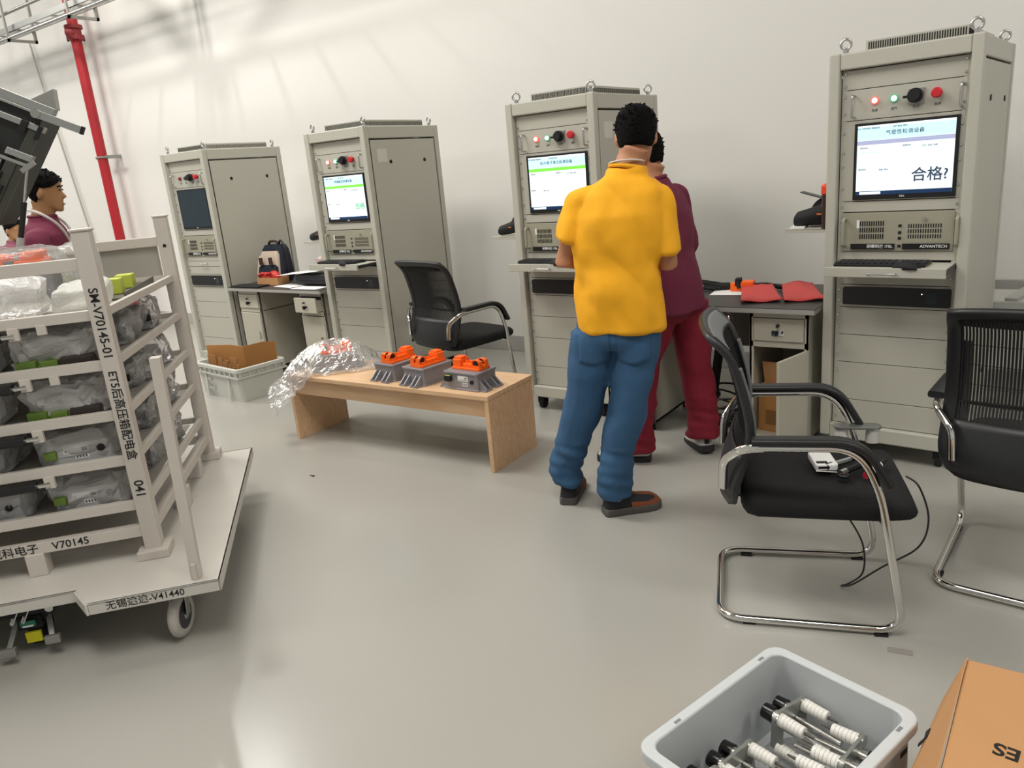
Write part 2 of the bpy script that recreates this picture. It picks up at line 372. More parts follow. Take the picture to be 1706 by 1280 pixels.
def make_rack(i, x, y, th, label, v):
    t = thing('test_cabinet', label, 'cabinet', (x, y, 0), R(th), 'grey test cabinets along the wall')
    W, D, H = .6, .8, 1.885
    # frame
    f = MB(CAB)
    for px in (0, W-.046):
        for py in (0, D-.046): f.bx(px, px+.046, py, py+.046, .1, H)
    f.bx(.046, W-.046, .004, .04, 1.813, H-.002); f.bx(.046, W-.046, D-.04, D-.004, 1.813, H-.002)
    for px in (.004, W-.036):
        f.bx(px, px+.032, .046, D-.046, 1.80, H-.002); f.bx(px, px+.032, .046, D-.046, .1, .17)
    f.bx(.046, W-.046, .002, .04, .092, .165); f.bx(.046, W-.046, D-.04, D-.004, .092, .165)
    f.bx(.03, W-.03, .03, D-.03, .10, .115)
    f.build('frame', t, .007, 3)
    MB(CAB).bx(.02, W-.02, .02, D-.02, H-.012, H-.001).build('top_panel', t)
    for px, nm in ((.004, 'left'), (W-.012, 'right')):
        sp = MB(SIDE).bx(px, px+.008, .058, D-.06, .185, 1.79).build('side_panel', t, .003)
        q = MB(DARK)
        fx = px-.0015 if nm == 'left' else px+.0095
        for yy in (.24, D-.19):
            for zz in (1.64, .34): q.cyl((fx-.002, yy, zz), (fx+.002, yy, zz), .013, n=14, m=DARK)
        q.build('panel_lock', sp)
    if v.get('note'):
        MB(mat('pale_note', '#cfcdc4', .6)).bx(W-.004, W-.0028, .11, .21, 1.64, 1.73).build('paper_note', t)
    MB(SIDE).bx(.05, W-.05, D-.02, D-.01, .17, 1.81).build('back_panel', t)
    MB(mat('cabinet_inside', '#8c8a80', .7)).bx(.05, .055, .05, D-.03, .12, 1.8).bx(W-.055, W-.05, .05, D-.03, .12, 1.8).build('inner_wall', t)
    # vent cap
    vc = MB(CAB).bx(.125, .52, .10, .72, H, H+.045)
    for k in range(40):
        xx = .135+k*.0096; vc.bx(xx, xx+.005, .0985, .101, H+.008, H+.038, DARK)
    for k in range(60):
        yy = .112+k*.0102; vc.bx(.519, .5215, yy, yy+.0038, H+.008, H+.034, DARK)
    vc.build('vent_cap', t)
    for px in (.055, W-.04):
        for py in (.05, D-.05):
            MB(STEEL).cyl((px, py, H), (px, py, H+.02), .012, n=12).torus((px, py, H+.038), .021, .0065, (.25 if i < 3 else -.5, 1, 0), STEEL, 20).build('eyebolt', t)
    # rails
    for a, b in ((.05, .072), (W-.072, W-.05)):
        MB(CAB).bx(a, b, .012, .05, .165, 1.812).build('rack_rail', t, .002)
    fx0, fx1 = .072, W-.072
    def panel(z0, z1, nm='blank_panel', m=CAB2, y0=.010):
        return MB(m).bx(fx0-.014, fx1+.014, y0, y0+.006, z0+.0015, z1-.0015).build(nm, t, .0012)
    MB(DARK).bx(fx0-.012, fx1+.012, .016, .02, .166, .855).bx(fx0-.012, fx1+.012, .016, .02, .975, 1.81).build('shadow_gap', t)
    panel(1.727, 1.811); cpn = panel(1.596, 1.727, 'control_panel')
    # control panel parts
    for hx in (.105, .528):
        MB(STEEL).tube(fillet([(hx, .01, 1.612), (hx, -.026, 1.612), (hx, -.026, 1.702), (hx, .01, 1.702)], .012), .0052, 8).build('handle', cpn)
    lit = v['lit']
    for lx, ca, cb, nm in ((.19, LEDR if lit else LEDRO, LEDRC if lit else LEDRO, 'red_indicator'), (.268, LEDG if lit else LEDGO, LEDGC if lit else LEDGO, 'green_indicator')):
        MB(STEEL).cyl((lx, .01, 1.673), (lx, .002, 1.673), .0155, n=18, m=ca).cyl((lx, .002, 1.673), (lx, -.008, 1.673), .012, .009, 18, cb).build(nm, cpn)
    sw = MB(ZINC).box((.355, .006, 1.673), (.062, .008, .064), ZINC).cyl((.353, .004, 1.675), (.353, -.016, 1.675), .03, n=22, m=BLK).cyl((.353, -.016, 1.675), (.353, -.034, 1.675), .022, n=22, m=BLKM)
    sw.box((.335, -.02, 1.672), (.05, .02, .010), BLKM).build('rotary_switch', cpn, .001)
    MB(STEEL).cyl((.437, .01, 1.676), (.437, -.006, 1.676), .014, n=18, m=mat('yellow_collar', '#8d3b36', .5)).cyl((.437, -.006, 1.676), (.437, -.022, 1.676), .0205, .0215, 20, ESTOP).cyl((.437, -.022, 1.676), (.437, -.027, 1.676), .0215, .016, 20, ESTOP).build('emergency_button', cpn)
    for lx, s in ((.19, '电源'), (.268, '运行'), (.355, '启动'), (.437, '急停')):
        text('lettering', s, .013, GREYINK, (lx, .0092, 1.632), FACE, cpn)
    # monitor
    panel(1.243, 1.596, 'monitor_panel')
    mo = MB(BLK).bx(.112, .528, .0, .012, 1.250, 1.582).build('monitor', t, .002)
    sx0, sx1, sz0, sz1 = .126, .514, 1.270, 1.570
    sc = MB(S_OFF if v['screen'] == 'off' else S_WHITE)
    sc.bx(sx0, sx1, -.0012, .002, sz0, sz1)
    yq = -.0016
    if v['screen'] != 'off':
        sc.bx(sx0, sx1, yq, -.001, sz1-.062, sz1-.008, S_CYAN)
        sc.bx(sx0, sx1, yq-.0002, -.001, sz1-.082, sz1-.064, S_GREEN if v['screen'] == 'green' else S_VIOLET)
        sc.bx(sx0, sx1, yq-.0002, -.001, sz0, sz0+.017, S_NAVY); sc.bx(sx0+.016, sx0+.105, yq-.0004, -.001, sz0+.003, sz0+.014, S_WHITE)
        for a, b, c, d in ((sx0, sx0+.1, 1.452, 1.470), (sx0, sx1, 1.44, 1.443), (sx0, sx1, 1.378, 1.381)): sc.bx(a, b, yq, -.001, c, d-.012 if d-c > .01 else d-.002, S_CYAN)
    s_ = sc.build('screen', mo)
    if v['screen'] != 'off':
        text('lettering', v['title'], .021, S_INK, (.32, -.0022, sz1-.037), FACE, mo, .006, space=1.12)
        for xx, zz, ss in ((.17, sz1-.012, '主页  参数设置  数据查询'), (.3, sz1-.012, '用户管理  帮助'), (.155, sz1-.095, '测试信息'), (.33, sz1-.095, '结果信息'), (.15, sz1-.188, '测试状态'), (.42, sz1-.102, '压力  时间  结果'), (.24, sz1-.192, '数值  单位')):
            text('lettering', ss, .0085, S_INK, (xx, -.0022, zz), FACE, mo)
        if v.get('verdict'):
            text('verdict_lettering', v['verdict'][0], v['verdict'][1], v['verdict'][2], (v['verdict'][3], -.0024, v['verdict'][4]), FACE, mo, .012)
    text('lettering', 'DELL', .010, WHITE, (.32, -.0006, 1.2605), FACE, mo, .01)
    panel(1.194, 1.243)
    # industrial computer
    ip = MB(IPC).bx(fx0-.004, fx1+.004, .004, .03, 1.017, 1.191).build('industrial_computer', t, .002)
    for gx0, gx1, gz0, gz1 in ((.148, .262, 1.073, 1.16), (.352, .496, 1.073, 1.142)):
        g = MB(DARK); rows = 3; cols = int((gx1-gx0)/.0098)
        for r in range(rows):
            for c in range(cols):
                a = gx0+c*.0098; zz = gz0+(gz1-gz0)*r/rows; g.bx(a, a+.0052, .0028, .006, zz, zz+(gz1-gz0)/rows*.76)
        g.build('vent_grille', ip)
    MB(IPC).bx(.335, .525, .0032, .006, 1.057, 1.168).build('drive_door', ip)
    for a, b, s in ((.112, .3, '研華科技 iTEL'), (.332, .52, 'ADVANTECH')):
        st = MB(BLK).bx(a, b, -.0028, .003, 1.027, 1.051).build('name_strip', ip)
        text('lettering', s, .018, WHITE, (b-.062, -.0032, 1.0385), FACE, st, .012)
    q = MB(DARK)
    for zz in (1.13, 1.10, 1.075, 1.04): q.bx(.312, .325, .002, .005, zz-.006, zz+.006)
    q.build('port', ip)
    MB(STEEL).cyl((.418, -.001, 1.158), (.418, -.009, 1.158), .007, n=10).build('door_lock', ip)
    MB(WHITE).bx(.135, .147, .0025, .005, 1.122, 1.158).build('sticker', ip)
    for hx in (.085, .548): MB(IPC).tube(fillet([(hx, .01, 1.045), (hx, -.028, 1.045), (hx, -.028, 1.165), (hx, .01, 1.165)], .014), .0075, 8).build('handle', ip)
    panel(.975, 1.017)
    # keyboard tray
    if v['tray']:
        MB(DARK).bx(.07, .53, .03, .034, .86, .975).build('tray_slot', t)
        panel(.86, .928)
        out = v['tray']
        tr = MB(CAB2).bx(.062, .552, -out, -out+.012, .930, .972).bx(.07, .545, -out+.0115, .25, .944, .966)
        tr = tr.build('keyboard_tray', t, .002)
        MB(STEEL).tube(fillet([(.25, -out, .948), (.25, -out-.018, .948), (.36, -out-.018, .948), (.36, -out, .948)], .01), .0045, 8).build('handle', tr)
        for a in (.546, .062): MB(BLK).bx(a, a+.007, -out+.02, .1, .942, .962).build('slide_rail', tr)
        ca, sa = math.cos(R(th)), math.sin(R(th))
        def place(o, lx, ly, lz, rz=0): o.location = (x+ca*lx-sa*ly, y+sa*lx+ca*ly, lz); o.rotation_euler = (0, 0, R(th)+rz)
        k = make_keyboard(t, v['kb']); place(k, .27, -out+.152, .9665)
        k = make_mouse(v['mouse']); place(k, .395, -out+.052, .9665, R(70))
    else:
        pz = panel(.93, .975, 'keyboard_tray', CAB2, .006); panel(.86, .93)
        MB(STEEL).tube(fillet([(.27, .006, .952), (.27, -.014, .952), (.35, -.014, .952), (.35, .006, .952)], .01), .0045, 8).build('handle', pz)
    # power unit
    panel(.752, .86, 'power_unit_panel')
    pu = MB(BLK).prism(rrect(.455, .084, .008, 3, .313, .808), -.004, .012, BLK, Matrix(((1, 0, 0), (0, 0, 1), (0, 1, 0)))).build('power_unit', t)
    MB(mat('power_unit_screen', '#2a3134', .25)).bx(.44, .485, -.0052, -.003, .782, .834).build('display', pu)
    MB(mat('white_led', '#ffffff', .4, emis=2)).cyl((.425, -.0035, .825), (.425, -.006, .825), .0028, n=8).build('indicator', pu)
    for a, b in ((.617, .752), (.48, .617), (.292, .48), (.166, .292)): panel(a, b)
    sm = None
    for zz in (.20, .25, .33, .44, .52, .58, .655, .715, .785, .835, .895, 1.05, 1.155, 1.22, 1.30, 1.40, 1.46, 1.545, 1.63, 1.70, 1.745, 1.795):
        for sx in (.0655, W-.0655):
            if sm is None:
                sm = MB(STEEL).cyl((0, .010, 0), (0, .004, 0), .0062, .0045, 8).build('screw', t); sm.location = (sx, 0, zz)
            else:
                q = sm.copy(); C.objects.link(q); q.parent = t; q.location = (sx, 0, zz)
    for ch in t.children:                        # the 19-inch front sits back from the frame
        if ch.name.split('.')[0] in ('rack_rail', 'blank_panel', 'control_panel', 'monitor_panel', 'monitor', 'industrial_computer', 'tray_slot', 'keyboard_tray', 'power_unit_panel', 'power_unit', 'screw', 'shadow_gap'): ch.location.y += .022
    for px in (.07, W-.07):
        for py in (.07, D-.07):
            MB(BLK).cyl((px-.014, py, .035), (px+.014, py, .035), .035, n=18, m=RUB).bx(px-.022, px+.022, py-.03, py+.025, .04, .092, BLKM).cyl((px-.024, py, .035), (px+.024, py, .035), .006, n=8, m=STEEL).build('caster', t)
    if v.get('shelf'):
        d = v['shelf']
        s_ = MB(CAB).bx(-.23, .0, d, d+.27, 1.108, 1.112).bx(-.23, 0, d, d+.004, 1.095, 1.112).bx(-.012, 0, d, d+.27, 1.02, 1.108).build('side_shelf', t, .001)
    return t
def on_rack(x, y, th, lx, ly):
    ca, sa = math.cos(R(th)), math.sin(R(th)); return (x+ca*lx-sa*ly, y+sa*lx+ca*ly)
RK = [(-6.3992, 3.7728, 1.5), (-4.572, 3.8217, 1.77), (-2.7907, 3.8561, -.15), (-.9588, 3.8074, -3.56)]
make_rack(1, *RK[0], 'grey test cabinet with dark switched-off screen and closed keyboard tray, farthest left', dict(lit=0, screen='off', tray=0))
make_rack(2, *RK[1], 'grey test cabinet showing a green pass result, behind the empty mesh chair', dict(lit=1, screen='green', title='绝缘耐压检测设备', verdict=('合格', .048, S_INKG, .455, 1.355), tray=.21, shelf=.05, note=1,
    kb='black keyboard on the pulled-out tray of the green-result cabinet', mouse='black mouse on the tray of the green-result cabinet'))
make_rack(3, *RK[2], 'grey test cabinet with lit screen, operated by the man in yellow', dict(lit=1, screen='green', title='动力电子单元检测设备', tray=.2, shelf=.04, note=1,
    kb='black keyboard on the tray beside the man in yellow', mouse='black mouse on the tray beside the man in yellow'))
make_rack(4, *RK[3], 'grey test cabinet at right with big question-mark result on its screen', dict(lit=1, screen='violet', title='气密性检测设备', verdict=('合格?', .062, S_INK, .425, 1.345), tray=.21, shelf=.11,
    kb='black keyboard on the tray of the rightmost cabinet', mouse='black mouse on the tray of the rightmost cabinet'))
# things on the side shelves
def scanner(loc, rz, label, s=1.0):
    t = thing('barcode_scanner', label, 'scanner', loc, rz)
    M = Matrix.Scale(s, 4)
    b = MB(BLKM)
    rings = []
    for (x, z, wy, hz) in ((-.10, .035, .03, .028), (-.085, .042, .042, .04), (-.04, .05, .046, .044), (.02, .062, .045, .05), (.07, .075, .042, .054), (.11, .08, .036, .05)):
        rings.append([Vector((x*s, wy*s*math.cos(a), max(.001, (z+hz*math.sin(a))*s))) for a in [2*PI*j/16 for j in range(16)]])
    b.loft(rings); b.build('body', t)
    MB(RUB).tube([Vector((.05*s, 0, .10*s)), Vector((.085*s, 0, .15*s)), Vector((.095*s, 0, .19*s))], [.026*s, .022*s, .02*s], 12).build('grip', t)
    MB(mat('scanner_logo', '#c86a2a', .5)).box((.04*s, -.0445*s, .07*s), (.03*s, .003*s, .008*s)).build('logo_mark', t)
    return t
x, y, th = RK[3]
p_ = on_rack(x, y, th, -.118, .21); scanner((p_[0], p_[1], 1.1125), R(th), 'black hand scanner lying on the side shelf of the rightmost cabinet', .95)
p_ = on_rack(x, y, th, -.085, .33); t = thing('scanner_stand', 'black curved holder with flat flap behind the scanner on the right shelf', 'stand', (p_[0], p_[1], 1.1125), R(th))
sh_ = []
for k in range(9):
    a = PI*(.5+.5*k/8); sh_.append((-.0+.085*math.cos(a), .055+.085*math.sin(a)))
sh_ = [(.07, .0), (.07, .14)]+sh_+[(-.085, 0)]
MB(BLKM).prism(sh_, -.03, .02, BLKM, Matrix(((1, 0, 0, 0), (0, 0, 1, 0), (0, 1, 0, 0), (0, 0, 0, 1)))).build('shield', t)
MB(mat('flap_grey', '#4b4c4d', .5)).box((-.075, -.02, .150), (.12, .05, .006), None, (0, R(17), 0)).build('flap', t)
p_ = on_rack(x, y, th, -.033, .13); t = thing('signal_beacon', 'small dark pillar with red-orange cap beside the scanner', 'beacon', (p_[0], p_[1], 1.1125), R(th))
MB(mat('smoky_tube', '#3a2a24', .3)).cyl((0, 0, 0), (0, 0, .165), .024, .026, 16).build('post', t)
MB(mat('beacon_red', '#e8472a', .35)).cyl((0, 0, .165), (0, 0, .2), .029, n=18).ball((0, 0, .2), (.029, .029, .015)).build('cap', t)
p_ = on_rack(x, y, th, -.19, .2); t = thing('paper_pad', 'thin white pad with black clip at the tip of the right shelf', 'pad', (p_[0], p_[1], 1.1125), R(th+10))
MB(WHITE).box((0, 0, .004), (.07, .11, .008)).build('sheets', t); MB(BLKM).box((.01, .02, .012), (.05, .05, .008)).build('clip', t)
x, y, th = RK[2]
p_ = on_rack(x, y, th, -.135, .13); scanner((p_[0], p_[1], 1.1125), R(th), 'black hand scanner on the side shelf left of the cabinet with the yellow-shirted man', .75)
x, y, th = RK[1]
p_ = on_rack(x, y, th, -.14, .12); scanner((p_[0], p_[1], 1.1125), R(th), 'small black scanner on the side shelf of the green-result cabinet', .7)
# ------------------------------------------------------------------ desks
DESKTOP = mat('desk_mat_black', '#3a3836', .45, nscale=8, namt=.06)
DEDGE = mat('desk_edge_grey', '#a3a19b', .5)
PED = mat('pedestal_paint', '#b9b5a6', .5, nscale=4, namt=.03)
MODEST = mat('modesty_panel', '#7d766d', .6, nscale=3, namt=.04)
def make_desk(label, x0, x1, yf, yb, ytop, peds, modesty, open_door=None, pulled=None):
    t = thing('work_desk', label, 'desk', (x0, yf, 0)); W = x1-x0; Dp = yb-yf; h = ytop
    tp = MB(DEDGE).bx(0, W, 0, Dp, h-.028, h-.004).bx(0, W, 0.0, Dp, h-.004, h, DESKTOP).build('desktop', t, .003)
    MB(MODEST).bx(.02, W-.02, Dp-.1, Dp-.082, modesty, h-.03).build('modesty_panel', t)
    py = .055
    for k, (a, b) in enumerate(peds):
        a -= x0; b -= x0
        p = MB(PED).bx(a, a+.014, py, Dp-.12, .05, h-.028).bx(b-.014, b, py, Dp-.12, .05, h-.028).bx(a, b, Dp-.13, Dp-.12, .05, h-.028)
        p.bx(a, b, py, Dp-.12, .05, .066).bx(a, b, py, py+.014, h-.060, h-.028).bx(a, b, py, py+.014, h-.212, h-.180).bx(a, a+.022, py, py+.012, .05, h-.03).bx(b-.022, b, py, py+.012, .05, h-.03).bx(a, b, py+.02, Dp-.14, h-.205, h-.195)
        for fx in (a+.03, b-.03):
            for fy in (py+.03, Dp-.16): p.cyl((fx, fy, 0), (fx, fy, .05), .016, n=10, m=BLKM)
        p.build('pedestal', t, .002)
        out = .055 if pulled == k else 0
        d = MB(PED).bx(a+.024, b-.024, py-.008-out, py+.008-out, h-.178, h-.062)
        if out: d.bx(a+.03, a+.036, py-out, py+.3, h-.17, h-.08).bx(b-.036, b-.03, py-out, py+.3, h-.17, h-.08)
        d = d.build('drawer', t, .003)
        cx = (a+b)/2
        yy = py-.008-out
        MB(CHROME).cyl((cx, yy, h-.095), (cx, yy-.006, h-.095), .010, n=14).cyl((cx, yy-.006, h-.095), (cx, yy-.02, h-.098), .006, n=8, m=BLKM).build('lock', d)
        MB(CHROME).box((cx, yy-.002, h-.135), (.062, .004, .026)).box((cx-.022, yy-.006, h-.13), (.006, .008, .012), BLKM).box((cx+.022, yy-.006, h-.13), (.006, .008, .012), BLKM).box((cx-.006, yy-.010, h-.135), (.008, .018, .024), BLKM).build('latch_plate', d)
        if open_door == k:
            d = MB(PED)
            ang = R(76); hx = b-.012; L = b-a-.03
            M = Matrix.Translation((hx, py-.002, 0)) @ Matrix.Rotation(ang, 4, 'Z')
            pts = [(-L, -.016), (0, -.016), (0, 0), (-L, 0)]
            d.prism(pts, .06, h-.215, PED, M)
            dd = d.build('door', t, .002)
        else:
            dd = MB(PED).bx(a+.024, b-.024, py-.008, py+.006, .075, h-.216).build('door', t, .003)
            MB(CHROME).cyl((b-.06, py-.008, h-.42), (b-.06, py-.02, h-.42), .009, n=10).box((b-.06, py-.016, h-.40), (.012, .012, .05)).build('handle', dd)
    return t
make_desk('grey steel desk with black top between the two far-left cabinets', -5.775, -4.60, 3.775, 4.42, .755, [(-5.735, -5.435), (-4.935, -4.635)], .02, pulled=1)
make_desk('grey steel desk with black top and open cupboard door left of the rightmost cabinet', -2.165, -.972, 3.715, 4.42, .755, [(-2.145, -1.850), (-1.305, -1.010)], .40, open_door=1)

# ------------------------------------------------------------------ chairs
MESHM = mat('chair_mesh', '#151617', .7, bump=.3, bscale=300)
FRAMEM = mat('chair_frame_plastic', '#1b1c1e', .42)
CREST = mat('chair_crest_grey', '#6c6e70', .45)
SEATM = mat('seat_fabric', '#0c0c0d', .85, bump=.25, bscale=260)
ARMM = mat('armrest_black', '#161618', .4)
def back_pt(s, u):          # s 0..1 bottom->top, u -1..1 across
    z = .435+.545*s; zz_ = s*10; pf = [-.238, -.235, -.218, -.200, -.187, -.190, -.200, -.214, -.230, -.250, -.270, -.275]; i_ = max(0, min(9, int(zz_))); x = pf[i_]+(pf[i_+1]-pf[i_])*(zz_-i_)
    x += -.035*(1-abs(u)**2)*(1-.2*s)-(.04*max(0, (s-.86)/.14)**1.5)
    w_ = .238-.012*s-.03*max(0, (.18-s)/.18)**2
    return Vector((x, u*w_, z+.012*(1-u*u)*(s > .9)))
def make_chair(label, loc, rz):
    t = thing('office_chair', label, 'chair', loc, R(rz), 'black mesh cantilever chairs')
    lat = .245
    # frame: one continuous bent tube per chair
    al = lat+.035
    right = [(-.165, -al, .645), (.115, -al, .647), (.185, -al+.012, .50), (.275, -lat, .018), (-.285, -lat+.01, .018)]
    left = [(x, -y, z) for x, y, z in right]
    path = fillet(right+left[::-1], .085, 8)
    MB(CHROME).tube(path, .0125, 12).build('tube_frame', t)
    MB(CHROME).tube([(.205, -lat-.008, .385), (.19, -.12, .385), (.19, .12, .385), (.205, lat+.008, .385)], .0105, 10).bar((.19, -.15, .385), (-.16, -.15, .385), .025, .02, STEEL).bar((.19, .15, .385), (-.16, .15, .385), .025, .02, STEEL).build('seat_support', t)
    for sy in (-1, 1):
        a = fillet([(-.185, sy*al, .666), (.125, sy*al, .668), (.205, sy*(al-.01), .53)], .10, 8)
        MB(ARMM).tube(a, .02, 12, flat=(.012, .027, (0, 0, 1))).build('armrest', t)
        MB(CHROME).tube(fillet([(-.150, sy*al, .645), (-.215, sy*(al-.004), .638), (-.268, sy*.212, .575), (-.272, sy*.205, .475)], .03), .02, 12, flat=(.009, .014, (0, 1, 0))).build('arm_bracket', t)
        MB(RUB).bx(-.21, -.17, sy*(lat-.015)-.012, sy*(lat-.015)+.012, 0, .008).bx(.19, .23, sy*lat-.012, sy*lat+.012, 0, .008).build('foot_pad', t)
    # seat
    rings = []
    SS = [0, .012, .04, .1, .2, .35, .5, .65, .8, .9, .96, .988, 1]; N = 13
    for i in range(N):
        s = SS[i]; x = -.215+.515*s
        hw = .245*(1-.25*max(0, (.1-s)/.1)**2-.05*max(0, (s-.85)/.15)**2)
        top = .478-.012*math.sin(PI*s)-.022*max(0, (s-.75)/.25)**2; bot = .372+.012*max(0, (s-.8)/.2)
        ed = (.026, .010, .0)[min(2, min(i, N-1-i))]; top -= ed*1.1; bot += ed; hw -= ed*.5
        ring = []
        for k in range(24):
            a = 2*PI*k/24; ca, sa = math.cos(a), math.sin(a)
            yy = hw*math.copysign(abs(ca)**.55, ca); zz = (top+bot)/2+(top-bot)/2*math.copysign(abs(sa)**.55, sa)
            if sa > 0: zz -= .012*(1-(yy/hw)**2)*math.sin(PI*s)
            ring.append(Vector((x, yy, zz)))
        rings.append(ring)
    MB(SEATM).loft(rings).build('seat', t)
    # back frame: rim around the mesh, wide crest and wide lower plate
    rim = []
    K = 22
    for k in range(K+1): rim.append(back_pt(.02+.96*k/K, -1))
    for k in range(1, 12): rim.append(back_pt(.98, -1+2*k/12))
    for k in range(K+1): rim.append(back_pt(.98-.96*k/K, 1))
    for k in range(1, 12): rim.append(back_pt(.02, 1-2*k/12))
    MB(FRAMEM).tube(rim, .016, 10, closed=True, flat=(.012, .022, (1, 0, 0))).build('back_frame', t)
    def sheet(s0, s1, m, nm, th=.006, u1=.98, n=8, kk=14, front=0):
        g = MB(m); vs = []
        for off in (0, th):
            for i in range(n+1):
                for j in range(kk+1):
                    p = back_pt(s0+(s1-s0)*i/n, -u1+2*u1*j/kk); vs.append(p+Vector((off-front, 0, 0)))
        Wd = kk+1; B = (n+1)*Wd; fs = []
        for i in range(n):
            for j in range(kk):
                a = i*Wd+j; fs.append((a, a+1, a+Wd+1, a+Wd)); fs.append((B+a, B+a+Wd, B+a+Wd+1, B+a+1))
        for i in range(n):
            a = i*Wd; fs.append((a, a+Wd, B+a+Wd, B+a)); a = i*Wd+kk; fs.append((a, B+a, B+a+Wd, a+Wd))
        for j in range(kk):
            fs.append((j, B+j, B+j+1, j+1)); a = n*Wd+j; fs.append((a, a+1, B+a+1, B+a))
        return g.add(vs, fs, m, True).build(nm, t)
    sheet(.90, 1.0, FRAMEM, 'crest_panel', .016)
    plabel(sheet(.91, .995, CREST, 'crest_pad', .004, .9, front=-.018), 'grey inner crest of the backrest')
    sheet(-.05, .30, FRAMEM, 'lower_plate', .008, .97, front=.012)
    # mesh: two layers of thin vertical strands with gaps
    g = MB(MESHM); ns = 44
    for j in range(ns):
        u = -.96+1.92*(j+.5)/ns; pts = [back_pt(.25+.68*i/9, u) for i in range(10)]
        vs = []; hw = .0031
        for p in pts:
            vs += [p+Vector((.001, -hw, 0)), p+Vector((.001, hw, 0)), p+Vector((-.002, hw, 0)), p+Vector((-.002, -hw, 0))]
        fs = []
        for i in range(9):
            for k in range(4): fs.append((i*4+k, i*4+(k+1) % 4, i*4+4+(k+1) % 4, i*4+4+k))
        g.add(vs, fs)
    for i in range(6):
        s = .27+.64*i/5; g.tube([back_pt(s, -.97+1.94*k/14)+Vector((.003, 0, 0)) for k in range(15)], .0012, 4)
    g.build('mesh_back', t)
    # lumbar bar and side uprights on the front
    MB(FRAMEM).tube([back_pt(.40, -.97+1.94*k/14)+Vector((.03*(1-(-.97+1.94*k/14)**2), 0, 0)) for k in range(15)], .007, 8).build('lumbar_bar', t)
    for sy in (-1, 1): MB(CREST).tube([back_pt(.05+.75*k/12, sy*.86)+Vector((.022, 0, 0)) for k in range(13)], .011, 8, flat=(.006, .018, (1, 0, 0))).build('front_rim', t)  # rims coloured grey for the light on the black frame sides
    for sy in (-.1, .1): MB(FRAMEM).bar((-.25, sy, .45), (-.16, sy, .40), .05, .04).build('back_hinge', t)
    return t
make_chair('black mesh chair with chrome frame holding a power bank and tools on its seat', (-.666, 2.487, 0), 20.5)
make_chair('black mesh chair seen from behind, cut by the right edge', (-.040, 2.975, 0), 86)
make_chair('empty black mesh chair beside the green-result cabinet, behind the wooden bench', (-3.42, 3.98, 0), 80)

# ------------------------------------------------------------------ bench
def wood():
    m = mat('maple_veneer', '#dcb893', .42); nt = m.node_tree; b = nt.nodes['Principled BSDF']; N = nt.nodes.new; L = nt.links.new
    tc = N('ShaderNodeTexCoord'); mp = N('ShaderNodeMapping'); mp.inputs['Scale'].default_value = (1.2, 22, 9)
    n = N('ShaderNodeTexNoise'); n.inputs['Scale'].default_value = 3; n.inputs['Detail'].default_value = 8; n.inputs['Distortion'].default_value = .6
    cr = N('ShaderNodeValToRGB'); cr.color_ramp.elements[0].position = .3; cr.color_ramp.elements[0].color = srgb('#cfa67c'); cr.color_ramp.elements[1].position = .75; cr.color_ramp.elements[1].color = srgb('#e0bf9b')
    L(tc.outputs['Object'], mp.inputs[0]); L(mp.outputs[0], n.inputs['Vector']); L(n.outputs['Fac'], cr.inputs[0]); L(cr.outputs[0], b.inputs['Base Color'])
    return m
MAPLE = wood()
t = thing('wooden_bench', 'low pale maple bench table carrying the orange-topped units', 'table', (-3.855, 2.812, 0), R(2.6))
BW, BD, BH = 1.515, .435, .42
MB(MAPLE).bx(0, BW, 0, BD, BH-.025, BH).build('tabletop', t, .002)
for a in (0.002, BW-.027): MB(MAPLE).bx(a, a+.025, .004, BD-.004, 0, BH-.0255).build('side_panel', t, .0015)
MB(MAPLE).bx(.0275, BW-.0275, .03, .048, BH-.125, BH-.0255).bx(.0275, BW-.0275, BD-.06, BD-.042, BH-.125, BH-.0255).build('apron', t, .001)

